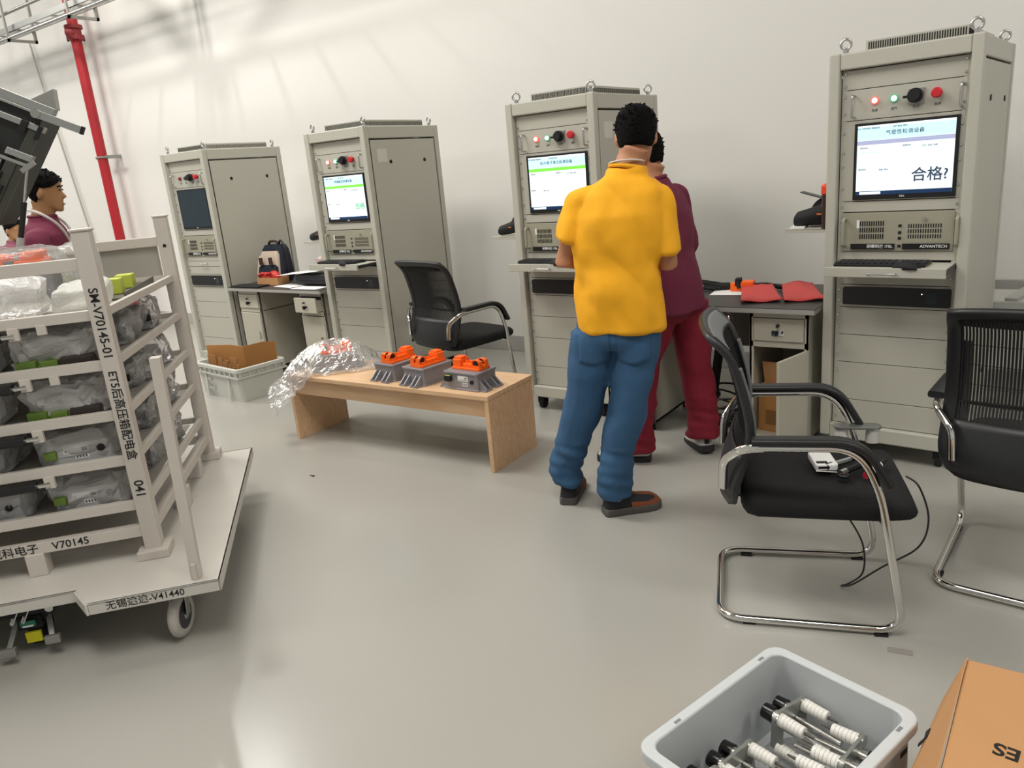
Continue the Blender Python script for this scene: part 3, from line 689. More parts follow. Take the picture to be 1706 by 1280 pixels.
# ------------------------------------------------------------------ orange-topped metal units
def make_unit(label, loc, rz, group, orange=True, labels=True):
    t = thing('power_distribution_unit', label, 'electrical unit', loc, R(rz), group)
    L, D, H = .225, .165, .098
    b = MB(CAST).prism(rrect(L, D, .014, 4), .006, H-.012).prism(rrect(L+.012, D+.012, .016, 4), H-.012, H).prism(rrect(L+.012, D+.012, .012, 4), 0, .010)
    b.build('housing', t, .0025)
    for sx in (-1, 1):
        f = MB(CAST)
        for yy in (-.062, -.028, .028, .062):
            x0 = sx*L/2; x1 = sx*(L/2+.048)
            poly = [(x0, .006), (x1, .006), (x1, .014), (x0, .058)]
            M = Matrix(((1, 0, 0, 0), (0, 0, 1, yy), (0, 1, 0, 0), (0, 0, 0, 1)))
            f.prism(poly, -.004, .004, CAST, M)
        f.bx(min(x0, x1), max(x0, x1), -.075, -.018, 0, .008).bx(min(x0, x1), max(x0, x1), .018, .075, 0, .008).bx(min(x0, x0+sx*.015), max(x0, x0+sx*.015), -.02, .02, 0, .008)
        f.build('mounting_foot', t, .001)
    if orange:
        o = MB(ORANGE).prism(rrect(L-.03, .10, .012, 4, 0, .01), H, H+.012).build('connector_base', t, .002)
        a = MB(ORANGE).prism(rrect(.056, .078, .008, 3, -.066, .01), H+.012, H+.052).prism(rrect(.05, .05, .006, 3, -.066, .01), H+.052, H+.062).build('block_connector', t, .003)
        s = MB(ORANGE).prism(rrect(.07, .07, .01, 3, .002, .012), H+.012, H+.03)
        for xx in (-.014, .018): s.cyl((xx, .012, H+.03), (xx, .012, H+.042), .014, n=14).cyl((xx, .012, H+.0421), (xx, .012, H+.0425), .008, n=12, m=DARK)
        s.build('twin_socket', t, .002)
        r_ = MB(ORANGE).prism(rrect(.058, .082, .008, 3, .068, .008), H+.012, H+.022)
        for yy in (-.016, .03):
            n = 16
            r_.torus((.068, yy, H+.036), .017, .0055, (0, 1, 0), n=16).cyl((.068, yy-.012, H+.036), (.068, yy+.012, H+.036), .014, n=14, m=DARK)
            r_.cyl((.068, yy-.014, H+.036), (.068, yy+.014, H+.036), .02, n=16, caps=False)
            r_.box((.068, yy, H+.024), (.05, .026, .006)).box((.043, yy, H+.036), (.006, .026, .028)).box((.093, yy, H+.036), (.006, .026, .028))
        r_.build('ring_socket', t)
    if labels:
        y = -D/2-.0006
        q = MB(WHITE).bx(-.018, .05, y, y+.002, .05, .078)
        for k in range(7): q.bx(-.012+k*.006, -.009+k*.006, y-.0004, y, .054, .06, GREYINK)
        for k in range(3): q.bx(.026, .046, y-.0004, y, .056+k*.006, .059+k*.006, GREYINK)
        q.build('rating_label', t)
        q = MB(WHITE).bx(.008, .046, y, y+.002, .024, .042)
        for k in range(5): q.bx(.011+k*.007, .015+k*.007, y-.0004, y, .027, .039, GREYINK)
        q.build('code_label', t)
        MB(BLKM).prism(rrect(.042, .03, .006, 3), 0, .022, BLKM, Matrix(((1, 0, 0, -.078), (0, 0, -1, y+.002), (0, 1, 0, .06), (0, 0, 0, 1)))).bx(-.094, -.062, y-.014, y-.006, .062, .078, LGREEN).build('signal_connector', t, .002)
        MB(BLKM).cyl((.078, y+.002, .05), (.078, y-.006, .05), .011, n=14).build('breather', t)
    MB(STEEL).cyl((.1, -.075, H), (.1, -.075, H+.003), .004, n=8).cyl((-.1, -.075, H), (-.1, -.075, H+.003), .004, n=8).cyl((.1, .075, H), (.1, .075, H+.003), .004, n=8).cyl((-.1, .075, H), (-.1, .075, H+.003), .004, n=8).build('cover_screw', t)
    return t
U = 'orange-topped units on the bench'
BZ = .42
make_unit('orange-topped grey unit on the bench, end facing front, beside the bagged one', (-3.115, 3.045, BZ), 266, U)
make_unit('orange-topped grey unit in the middle of the three bare ones on the bench', (-2.870, 3.03, BZ), 264, U)
make_unit('orange-topped grey unit at the right end of the bench, label side facing front', (-2.552, 3.015, BZ), -1, U)
# ------------------------------------------------------------------ crumpled film
def crumple(name, parent, size, m, loc=(0, 0, 0), seed=0, amp=.02, freq=9, n=36, k=20, flat=.004, e=.45, tail=None):
    """closed crumpled bag: superellipsoid with folded noise, resting on z=0"""
    rnd = Vector((seed*3.1, seed*1.7, seed*.9)); g = MB(m); vs = []; hx, hy, hz = Vector(size)/2
    def sp(v): return math.copysign(abs(v)**e, v)
    rings = []
    for i in range(1, k):
        ph = -PI/2+PI*i/k; ring = []
        for j in range(n):
            th = 2*PI*j/n
            p = Vector((hx*sp(math.cos(ph))*sp(math.cos(th)), hy*sp(math.cos(ph))*sp(math.sin(th)), hz*sp(math.sin(ph))+hz))
            q = p*freq+rnd
            d = noise.noise_vector(q)*amp+noise.noise_vector(q*2.3)*amp*.6
            r_ = abs(noise.noise(q*1.6))*amp*1.6
            p = p+d-p.normalized()*r_
            if tail and p.x < -hx*.5:
                f = (-hx*.5-p.x)/(hx*.5); p += Vector(tail)*max(0, f)**1.2+d*1.5
            if not tail: p.z = max(p.z, flat)
            ring.append(p+Vector(loc))
        rings.append(ring)
    g.loft(rings, smooth=False, m=m)
    o = g.build(name, parent)
    return o
u = make_unit('orange-topped unit wrapped in a clear plastic bag at the left end of the bench', (-3.655, 3.06, BZ+.006), 232, U, labels=False)
# the bag of this unit: body over the unit, loose end hanging over the bench's left front corner
def bench_bag(parent):
    g = MB(BAG); W, K = 56, 44; vs = []
    Mu = Matrix.Translation(parent.location) @ Matrix.Rotation(parent.rotation_euler.z, 4, 'Z')
    Mb = Matrix.Translation((-3.855, 2.812, 0)) @ Matrix.Rotation(R(2.6), 4, 'Z'); T = Mb.inverted() @ Mu; Ti = T.inverted()
    for side in (0, 1):
        for i in range(K+1):
            s = i/K                       # 0 closed end at the back .. 1 open end hanging over the corner
            for j in range(W+1):
                a = -1+2*j/W
                x = -.25+.76*s
                hw = .165+.03*math.sin(4*s+1)+(.14*max(0, s-.5))
                y = a*hw
                env = max(0, 1-abs(a)**2.4)
                body = min(1, s*4+.2)*max(0, min(1, (.74-s)/.22))
                z = .004+(.148*body*env+.028*env*(.4+.6*s) if side == 0 else 0)
                q = Vector((x*11, y*11, z*9+side*7))
                d = noise.noise_vector(q)*.016+noise.noise_vector(q*2.6)*.011+noise.noise_vector(q*6)*.006
                d.z -= .022*abs(noise.noise(Vector((x*7+y*9, y*5-x*4, side*3+2))))*(1 if side == 0 else 0)
                p = T @ (Vector((x, y, z)))
                out = max(-p.x, -p.y, 0)
                dl = T.to_3x3() @ d
                if out <= 0: dl.z = max(dl.z, .425-p.z)
                else:
                    dr = max(0, out-.015)
                    p.z -= dr*.85; fac = .6
                    if -p.x > 0: p.x = min(p.x*fac, -.006)
                    if -p.y > 0: p.y = min(p.y*fac, -.006)
                    dl *= 1.5
                    p = p+dl
                    if p.x > -.004 and p.y > -.004: p.y = -.006
                    dl = Vector((0, 0, 0))
                vs.append(Ti @ (p+dl))
    B = (K+1)*(W+1); fs = []
    for i in range(K):
        for j in range(W):
            a = i*(W+1)+j; fs.append((a, a+1, a+W+2, a+W+1)); fs.append((B+a, B+a+W+1, B+a+W+2, B+a+1))
    for i in range(K):
        a = i*(W+1); fs.append((a, a+W+1, B+a+W+1, B+a)); a += W; fs.append((a, B+a, B+a+W+1, a+W+1))
    for j in range(W): fs.append((j, B+j, B+j+1, j+1))
    g.add(vs, fs, BAG, False)
    return plabel(g.build('plastic_bag', parent), 'clear crumpled plastic bag hanging over the bench corner')
bench_bag(u)

# ------------------------------------------------------------------ plastic crate with cardboard
def make_tote(name, label, loc, rz, L, W, H, m, wall=.012, ribs=True, taper=.03):
    t = thing(name, label, 'crate', loc, R(rz))
    def ring(l, w_, z, r): return [Vector((x, y, z)) for x, y in rrect(l, w_, r, 4)]
    g = MB(m)
    g.loft([ring(L-taper*2, W-taper*2, 0, .03), ring(L-.03, W-.03, H-.03, .035), ring(L, W, H-.028, .04), ring(L, W, H-.003, .04), ring(L-.006, W-.006, H, .038), ring(L-.05, W-.05, H, .03), ring(L-.055, W-.055, H-.004, .03), ring(L-taper*2-.03, W-taper*2-.03, .012, .025)], caps=True, smooth=False)
    g.build('crate_body', t, .002)
    if ribs:
        q = MB(m)
        hl, hw = L/2, W/2
        for zz in (H-.075,):
            q.bx(-hl+.002, hl-.002, -hw+.003, -hw+.016, zz, zz+.012).bx(-hl+.002, hl-.002, hw-.016, hw-.003, zz, zz+.012).bx(-hl+.003, -hl+.016, -hw+.012, hw-.012, zz, zz+.012).bx(hl-.016, hl-.003, -hw+.012, hw-.012, zz, zz+.012)
        n = 8
        for k in range(n+1):
            x = -hl+.03+(L-.06)*k/n; q.bx(x-.004, x+.004, -hw+.002, -hw+.016, H-.075, H-.02).bx(x-.004, x+.004, hw-.016, hw-.002, H-.075, H-.02)
        for k in range(6):
            y = -hw+.03+(W-.06)*k/5; q.bx(-hl+.002, -hl+.016, y-.004, y+.004, H-.075, H-.02).bx(hl-.016, hl-.002, y-.004, y+.004, H-.075, H-.02)
        for k in (-.17, .17):
            q.box((k, -hw+.016, .12), (.014, .02, .22), m, (R(-4), 0, 0))
        q.build('rib', t)
    return t
t = make_tote('plastic_crate', 'light grey ribbed plastic crate with cardboard, on the floor under the left desk', (-5.235, 3.405, 0), -5.5, .665, .43, .26, mat('crate_grey', '#c3c4bc', .5, nscale=6, namt=.04))
MB(mat('faint_emboss', '#a9aaa5', .5)).bx(-.16, -.06, -.2075, -.2035, .06, .085).bx(-.14, -.09, -.2115, -.2065, .135, .155).build('embossed_mark', t)
def bent_sheet(name, label, cat, loc, rz, w, h, tilt, m, group=None, notch=False):
    t = thing(name, label, cat, loc, R(rz), group)
    if notch:
        poly = [(-w/2, 0), (w/2, 0), (w/2, h), (w*.28, h), (w*.28, h*.35), (w*.22, h*.35), (w*.22, h*.9), (w*.08, h*.9), (w*.08, h*.4), (.0, h*.4), (0, h*.95), (-w*.15, h*.95), (-w*.15, h*.45), (-w*.22, h*.45), (-w*.22, h), (-w/2, h)]
    else: poly = [(-w/2, 0), (w/2, 0), (w/2, h*.96), (w*.1, h), (-w/2, h*.97)]
    M = Matrix.Rotation(R(tilt), 4, 'X') @ Matrix(((1, 0, 0, 0), (0, 0, 1, 0), (0, 1, 0, 0), (0, 0, 0, 1)))
    MB(m).prism(poly, -.003, .003, m, M).build('sheet', t)
    return t
G = 'cardboard pieces in the grey crate'
bent_sheet('cardboard_sheet', 'wide brown cardboard sheet standing across the grey crate', 'cardboard', (-5.290, 3.36, .016), 9, .44, .375, 1, CARDB, G)
bent_sheet('cardboard_sheet', 'brown cardboard sheet standing crosswise at the right of the grey crate', 'cardboard', (-5.035, 3.47, .016), 64, .24, .385, 2, mat('cardboard_b', '#a0703b', .8, nscale=9, namt=.08), G)
bent_sheet('cardboard_divider', 'slotted brown cardboard divider at the front of the crate', 'cardboard', (-5.27, 3.275, .016), -2, .40, .30, -2, mat('cardboard_d', '#97683a', .8, nscale=9, namt=.08), G, True)
bent_sheet('cardboard_divider', 'short slotted cardboard divider at the front right of the crate', 'cardboard', (-5.10, 3.235, .016), -5, .24, .265, -2, mat('cardboard_c', '#8f6432', .8, nscale=9, namt=.08), G, True)

# ------------------------------------------------------------------ things on the left desk
DZ = .7555
t = thing('backpack', 'navy and cream backpack standing on the left desk against the dark-screen cabinet', 'backpack', (-5.56, 4.14, DZ), R(8))
NAVY = mat('navy_cloth', '#141a2b', .8, bump=.2, bscale=90); CREAM = mat('cream_cloth', '#cbb9a8', .8, bump=.2, bscale=90); BRN = mat('brown_leather', '#3a2a20', .6)
def bodyrings(w0, d, h, top=.75, x0=0):
    rr = []
    for i in range(9):
        s = i/8; w_ = w0*(1-(1-top)*s**2)*(1 if 0 < i < 8 else .86); dd = d*(1-.35*s)*(1 if 0 < i < 8 else .8)
        rr.append([Vector((x0+x, y+.03*s, h*s)) for x, y in rrect(w_, dd, min(w_, dd)*.32, 4)])
    return rr
MB(NAVY).loft(bodyrings(.30, .17, .31, .72)).build('main_bag', t)
MB(CREAM).loft([[v+Vector((0, -.062, .0)) for v in r] for r in bodyrings(.225, .10, .262, .86)]).build('front_flap', t)
MB(NAVY).loft([[v+Vector((0, -.105, .0)) for v in r] for r in bodyrings(.215, .07, .15, .95)]).build('front_pocket', t)
MB(CREAM).loft([[v+Vector((-.16, .0, 0)) for v in r] for r in bodyrings(.05, .15, .22, .5)]).build('side_gusset', t)
MB(BRN).box((-.05, -.113, .185), (.035, .012, .06)).box((.06, -.113, .185), (.035, .012, .06)).build('buckle_strap', t)
MB(BLK).tube(spline([(.05, .02, .30), (.10, -.0, .345), (.155, -.02, .29), (.165, -.03, .17), (.15, -.03, .03)]), .009, 8).build('shoulder_strap', t)
MB(BRN).tube(spline([(-.07, .03, .30), (-.045, .02, .335), (.03, .02, .335), (.05, .03, .30)]), .011, 8).build('top_handle', t)
t = thing('cardboard_tray_box', 'small open cardboard box holding red gloves on the left desk', 'box', (-5.42, 3.985, DZ), R(4))
b_ = MB(CARDT); b_.bx(-.13, .13, -.06, .06, 0, .004).bx(-.13, .13, -.06, -.056, 0, .062).bx(-.13, .13, .056, .06, 0, .062).bx(-.13, -.126, -.06, .06, 0, .062).bx(.126, .13, -.06, .06, 0, .062)
b_.build('box_wall', t)
t = thing('rubber_gloves', 'crumpled red rubber gloves piled in the small cardboard box', 'gloves', (-5.43, 3.985, DZ+.006), R(4))
g_ = MB(mat('glove_red', '#c52f28', .5))
random.seed(4)
g_.ball((-.03, 0, .05), (.085, .042, .045), rot=(0, .1, .1)).ball((.03, .01, .065), (.07, .038, .04), rot=(0, .2, -.3))
for k in range(6): g_.tube(spline([(-.04+k*.012, -.02, .07), (-.085+k*.02, -.035, .085+.006*(k % 2)), (-.12+k*.03, -.04, .07+.01*(k % 3))]), .011, 8)
g_.build('glove', t)
t = thing('drinking_bottle', 'pink translucent drinking cup at the back of the left desk', 'bottle', (-5.20, 4.34, DZ))
MB(mat('pink_clear', '#d9b9b4', .25, alpha=.65)).cyl((0, 0, 0), (0, 0, .14), .038, .042, 20).build('cup', t)
MB(mat('pink_lid', '#d8bdb6', .4)).cyl((0, 0, .14), (0, 0, .165), .045, n=20).cyl((0, 0, .165), (0, 0, .18), .03, .022, 16).build('lid', t)
MB(mat('pink_drink', '#b98f88', .4)).cyl((0, 0, .003), (0, 0, .10), .034, .037, 16).build('drink', t)
t = thing('label_printer', 'flat black printer box at the right end of the left desk', 'printer', (-4.86, 4.12, DZ), R(3))
MB(mat('printer_dark', '#1c1d24', .45)).bx(-.24, .24, -.15, .15, .008, .085).build('body', t, .006); MB(BLKM).bx(-.2, .22, -.13, .13, 0, .008).build('foot', t); MB(BLK).bx(-.2, .2, -.154, -.149, .03, .04).build('paper_slot', t)
def paper(name, label, loc, rz, w, h, tilt=0, m=WHITE, group='papers on the left desk', bend=.0):
    t = thing(name, label, 'paper', loc, R(rz), group); vs = []; n = 8
    for k in (0, .0012):
        for i in range(n+1):
            for j in range(2):
                x = -w/2+w*i/n; vs.append(Vector((x, -h/2+h*j, k+bend*(1-math.cos(PI*(i/n-.5)))+.0)))
    fs = []; B = (n+1)*2
    for i in range(n):
        a = i*2; fs += [(a, a+1, a+3, a+2), (B+a, B+a+2, B+a+3, B+a+1), (a, a+2, B+a+2, B+a), (a+1, B+a+1, B+a+3, a+3)]
    fs += [(0, B, B+1, 1), (2*n, 2*n+1, B+2*n+1, B+2*n)]
    o = MB(m).add(vs, fs, m).build('sheet', t); o.rotation_euler = (R(tilt), 0, 0)
    return t
q = paper('paper_sheet', 'white sheet lying over the black printer, sloping down to the red gloves', (-5.06, 4.03, DZ+.098), 5, .44, .20); q.children[0].rotation_euler = (0, R(-4), 0)
paper('paper_sheet', 'white form lying at the right front edge of the left desk', (-4.83, 3.865, DZ+.001), 2, .30, .13)
paper('paper_sheet', 'white form half under the printer in the middle of the left desk', (-5.14, 3.93, DZ+.001), -8, .26, .15)
t = thing('marker_tray', 'dark case on the printer beside the tray of the green-result cabinet', 'case', (-4.73, 4.15, DZ+.0885), R(12)); MB(BLKM).bx(-.09, .09, -.03, .03, 0, .022).build('case_body', t, .004)
t = thing('tablet_cover', 'black folder lying at the left front edge of the left desk', 'folder', (-5.58, 3.86, DZ), R(1)); MB(BLKM).bx(-.17, .20, -.07, .05, 0, .012).build('cover', t, .003)
# ------------------------------------------------------------------ things on the right desk
t = paper('paper_sheet', 'white sheet under the orange plug on the right desk', (-1.50, 4.12, DZ+.001), 8, .25, .20, group='papers on the right desk')
t = thing('orange_plug', 'orange power plug with black lever on the right desk', 'plug', (-1.48, 4.16, DZ+.0025), R(10))
MB(ORANGE).bx(-.06, .06, -.03, .03, 0, .045).bx(.0, .065, -.034, .034, .004, .055).build('body', t, .004); MB(BLKM).bx(-.035, -.005, -.032, .032, .03, .07).cyl((-.02, -.02, .06), (-.012, -.036, .02), .011, n=10).build('lever', t, .003)
MB(BLKM).tube(spline([(.065, .0, .03), (.13, .01, .03), (.2, .02, .014), (.25, .03, .01)]), .012, 8).build('cord', t)
for k, (lx, ly, rz, lb) in enumerate(((-1.335, 4.01, 22, 'red rubber sheet with curled edge on the right desk, nearer the orange plug'), (-1.135, 4.07, 22, 'red rubber sheet with curled edge on the right desk, nearer the cabinet'))):
    t = thing('rubber_sheet', lb, 'rubber sheet', (lx, ly, DZ), R(rz), 'red rubber sheets on the right desk')
    vs = []; n, m_ = 14, 8
    for off in (0, .006):
        for i in range(n+1):
            for j in range(m_+1):
                sx = i/n; y = -.19+.38*j/m_; x = -.085+.17*sx
                f_ = j/m_; z = .004+.020*math.sin(PI*sx)**2*f_+.030*max(0, f_-.4)*(1 if k else .5)+.010*(1-f_)**2*(.5+.5*math.sin(7*sx+1+k))+.022*f_*abs(sx-.5)*2*(1 if k == 0 else .3)
                vs.append(Vector((x*(1.2-.28*f_), y, z+off)))
    Wd = m_+1; B = (n+1)*Wd; fs = []
    for i in range(n):
        for j in range(m_):
            a = i*Wd+j; fs += [(a, a+1, a+Wd+1, a+Wd), (B+a, B+a+Wd, B+a+Wd+1, B+a+1)]
        a = i*Wd; fs.append((a, a+Wd, B+a+Wd, B+a)); a += m_; fs.append((a, B+a, B+a+Wd, a+Wd))
    for j in range(m_): fs.append((j, B+j, B+j+1, j+1)); a = n*Wd+j; fs.append((a, a+1, B+a+1, B+a))
    MB(mat('rubber_red', '#c8403c', .55, nscale=7, namt=.08)).add(vs, fs, None, True).build('sheet', t)
t = thing('cable_bundle', 'bundle of black cables with yellow-green plug on the right desk behind the maroon man', 'cables', (-1.80, 4.18, DZ))
g_ = MB(BLKM)
for k in range(6):
    yy = -.05+k*.03; g_.tube(spline([(-.22, yy+.02, .012+.008*(k % 3)), (-.05, yy-.02*(k % 2), .014+.02*(k % 2)), (.08, yy*.5-.03, .02+.012*(k % 3)), (.18+.02*k, -.02+yy*.6, .012)]), .009, 7)
g_.build('cable', t); MB(LGREEN).box((.08, -.05, .022), (.05, .025, .025), None, (0, 0, .4)).build('green_plug', t); MB(BLKM).cyl((.17, -.02, .024), (.24, .0, .024), .02, n=12).cyl((.02, -.085, .018), (.075, -.07, .018), .017, n=12).build('black_plug', t)
t = thing('cable_hook', 'round chrome hook fixed under the front edge of the right desk', 'hook', (-1.40, 3.73, .711)); MB(CHROME).ball((0, 0, -.018), (.026, .018, .022)).build('ball', t); MB(BLKM).torus((0, -.004, -.018), .018, .007, (.3, 1, 0)).build('ring', t); MB(STEEL).bx(-.01, .01, -.006, .006, -.004, .0158).build('clamp', t)
t = thing('cardboard_box', 'brown cardboard box inside the open desk cupboard', 'box', (-1.17, 3.93, .0665), R(-6)); MB(CARDB).bx(-.1, .1, -.1, .1, 0, .25).build('carton', t); MB(mat('cardboard_dark', '#7d552a', .8)).bx(-.06, .02, -.1012, -.1, .04, .12).build('printed_mark', t); MB(CARDT).box((-.02, -.07, .315), (.13, .006, .13), None, (R(14), 0, 0)).build('flap', t)
t = thing('cable_stand', 'black floor stand with looped cables under the right desk', 'stand', (-1.62, 4.02, 0))
MB(BLKM).bar((-.02, .05, .012), (.04, .12, .62), .05, .03).bx(-.10, .14, -.02, .10, 0, .03).bar((-.1, .02, .015), (-.06, .28, .10), .03, .03).build('stand_leg', t)
g_ = MB(BLK)
for k in range(5):
    rr = .12+.02*k; g_.tube([Vector((.10+rr*math.cos(a), .03+rr*.75*math.sin(a), .05+.03*k+.03*math.sin(2*a+k))) for a in [2*PI*j/28 for j in range(28)]], .0065, 6, closed=True)
g_.build('cable_loop', t)
t = thing('steel_frame_stand', 'grey angle-steel frame behind the rightmost cabinet', 'frame', (-.30, 4.62, 0))
for fx in (-.08, 1.0):
    for fy in (0, .3): MB(ALU).bx(fx-.02, fx+.02, fy-.02, fy+.02, 0, .70).build('post', t)
g_ = MB(mat('frame_grey', '#a9aaa4', .5))
g_.bx(-.10, 1.02, -.02, .02, .60, .645).build('front_beam', t); MB(mat('frame_grey', '#a9aaa4', .5)).bx(-.1, 1.02, .28, .32, .66, .71).build('rear_beam', t)
MB(mat('frame_grey', '#a9aaa4', .5)).bar((.06, .02, .65), (.16, .28, .69), .06, .02).build('cross_brace', t); MB(STEEL).cyl((-.08, -.02, .655), (-.08, -.035, .655), .014, n=10).cyl((-.08, -.02, .58), (-.08, -.035, .58), .014, n=10).build('bolt', t)
t = thing('drawer_cabinet', 'white drawer cabinet behind the steel frame at the right edge', 'cabinet', (.06, 4.98, 0)); MB(mat('cabinet_white', '#c9c8bf', .5)).bx(-.2, .8, 0, .17, 0, .60).build('body', t, .004); g_ = MB(mat('cabinet_white', '#c9c8bf', .5))
for k in range(4): MB(mat('cabinet_white', '#c9c8bf', .5)).bx(-.19, .79, -.012, -.0005, .03+k*.142, .16+k*.142).build('drawer', t, .003)
t = thing('brown_box', 'brown box edge at the far right behind the chair', 'box', (.03, 4.42, 0)); MB(mat('brown_board', '#5a3b1c', .7)).bx(-.02, .4, 0, .15, .0, .62).build('carton', t, .004)
# ------------------------------------------------------------------ people
def ering(c, lat, fwd, a, b, n=20, e=.85):
    """ellipse ring: half width a along lat, half depth b along fwd"""
    c = Vector(c); out = []
    for k in range(n):
        t = 2*PI*k/n; x = math.copysign(abs(math.cos(t))**e, math.cos(t)); y = math.copysign(abs(math.sin(t))**e, math.sin(t))
        out.append(c+lat*(a*x)+fwd*(b*y))
    return out
def limb_rings(pts, radii, hint, n=16):
    pts = [Vector(p) for p in pts]; out = []
    for i, p in enumerate(pts):
        t = (pts[min(i+1, len(pts)-1)]-pts[max(i-1, 0)]).normalized()
        a = (hint-t*hint.dot(t)).normalized(); b = t.cross(a)
        r = radii[i]; ra, rb = r if isinstance(r, tuple) else (r, r)
        out.append([p+a*(ra*math.cos(2*PI*k/n))+b*(rb*math.sin(2*PI*k/n)) for k in range(n)])
    return out
def dense(pts, radii, k=5):
    P = []; Rr = []
    sp = spline([tuple(p) for p in pts], k)
    for i in range(len(pts)-1):
        ra = radii[i] if isinstance(radii[i], tuple) else (radii[i],)*2; rb = radii[i+1] if isinstance(radii[i+1], tuple) else (radii[i+1],)*2
        for j in range(k):
            f = j/k; Rr.append((ra[0]*(1-f)+rb[0]*f, ra[1]*(1-f)+rb[1]*f))
    l = radii[-1]; Rr.append(l if isinstance(l, tuple) else (l, l))
    return sp, Rr
def remeshed(mb, name, parent, voxel, m, smooth=6, fold=None, decim=None):
    o = mb.build(name+'_src')
    md = o.modifiers.new('r', 'REMESH'); md.mode = 'VOXEL'; md.voxel_size = voxel
    if smooth:
        s = o.modifiers.new('s', 'SMOOTH'); s.factor = .5; s.iterations = smooth
    bpy.context.view_layer.update()
    me = bpy.data.meshes.new_from_object(o.evaluated_get(bpy.context.evaluated_depsgraph_get()))
    bpy.data.objects.remove(o)
    me.materials.clear(); me.materials.append(m); me.name = name
    if fold:
        nr = [v.normal.copy() for v in me.vertices]
        for v, n in zip(me.vertices, nr):
            v.co = v.co+n*fold(v.co)
    for p in me.polygons: p.use_smooth = True
    ob = bpy.data.objects.new(name, me); C.objects.link(ob); ob.parent = parent
    return ob
class Person:
    pass
def add_head(b, hc, fw, up, s=1.0):
    """head volume centred at hc (eye level), facing fw"""
    up = up.normalized(); fw = (fw-up*fw.dot(up)).normalized(); lt = fw.cross(up)
    P = lambda x, y, z: hc+lt*(x*s)+fw*(y*s)+up*(z*s)
    prof = [(-.118, .030, .078, .040), (-.105, .044, .088, .035), (-.085, .056, .092, -.030), (-.06, .063, .092, -.058), (-.03, .068, .093, -.078), (0, .072, .092, -.092), (.03, .075, .094, -.100), (.06, .075, .090, -.100), (.085, .067, .074, -.088), (.105, .05, .05, -.065), (.117, .026, .02, -.04)]
    rings = []
    for z, w_, f, bk in prof:
        cy = (f+bk)/2; d = (f-bk)/2
        rings.append([P(w_*math.copysign(abs(math.cos(t))**.9, math.cos(t)), cy+d*math.sin(t), z) for t in [2*PI*k/24 for k in range(24)]])
    b.loft(rings)
    M = Matrix((lt, fw, up)).transposed()
    b.loft([[P(x*w_, .086+d, z) for x, d in ((-1, 0), (-.5, .6*dd), (0, dd), (.5, .6*dd), (1, 0), (0, -.02))] for z, w_, dd in ((.018, .009, .006), (0, .010, .012), (-.02, .016, .030), (-.036, .021, .036), (-.046, .015, .014))], smooth=True)
    b.ball(P(0, .082, -.072), (.024*s, .012*s, .007*s), rot=M, n=12, k=7); b.ball(P(0, .081, -.083), (.021*s, .012*s, .008*s), rot=M, n=12, k=7)
    b.ball(P(0, .072, -.108), (.026*s, .02*s, .016*s), rot=M, n=12, k=7)
    for sx in (-1, 1):
        b.ball(P(sx*.076, -.012, -.012), (.011*s, .022*s, .034*s), rot=M @ Euler((R(-8), 0, R(sx*-20))).to_matrix(), n=12, k=8)
        b.ball(P(sx*.032, .079, .012), (.02*s, .012*s, .007*s), rot=M, n=10, k=6)
    return lt, fw, up, P
def add_hand(b, wrist, d, palm_n, side, curl=.7, s=1.0):
    """palm and five fingers; d: pointing direction, palm_n: palm normal, side: thumb direction"""
    d = d.normalized(); n = (palm_n-d*palm_n.dot(d)).normalized(); sd = d.cross(n)
    if sd.dot(side) < 0: sd = -sd
    k = wrist+d*.085*s
    b.loft(limb_rings([wrist-d*.01, wrist+d*.03*s, wrist+d*.065*s, k+d*.008], [(.026*s, .019*s), (.036*s, .015*s), (.041*s, .014*s), (.038*s, .011*s)], sd))
    L = [.072, .08, .075, .058]
    for i in range(4):
        o = k+sd*((.030-.020*i)*s); p = [o-d*.012]; dd = d.copy(); q = o
        seg = [.45, .32, .23]
        for j in range(3):
            ang = curl*(.55+.35*j)*(1+.08*i); dd = (Matrix.Rotation(ang*(1 if True else -1), 3, d.cross(n)) @ d) if False else (d*math.cos(ang)+n*math.sin(ang))
            q = q+dd*L[i]*seg[j]*s; p.append(q)
        b.loft(limb_rings(p, [.0095*s, .009*s, .0085*s, .0065*s], sd, 10))
    o = wrist+d*.028*s+sd*.028*s; t1 = o+(d*.7+sd*.75+n*.2).normalized()*.036*s; t2 = t1+(d*.9+sd*.15+n*.45).normalized()*.03*s
    b.loft(limb_rings([o-sd*.012, t1, t2], [.013*s, .0105*s, .008*s], n, 10))
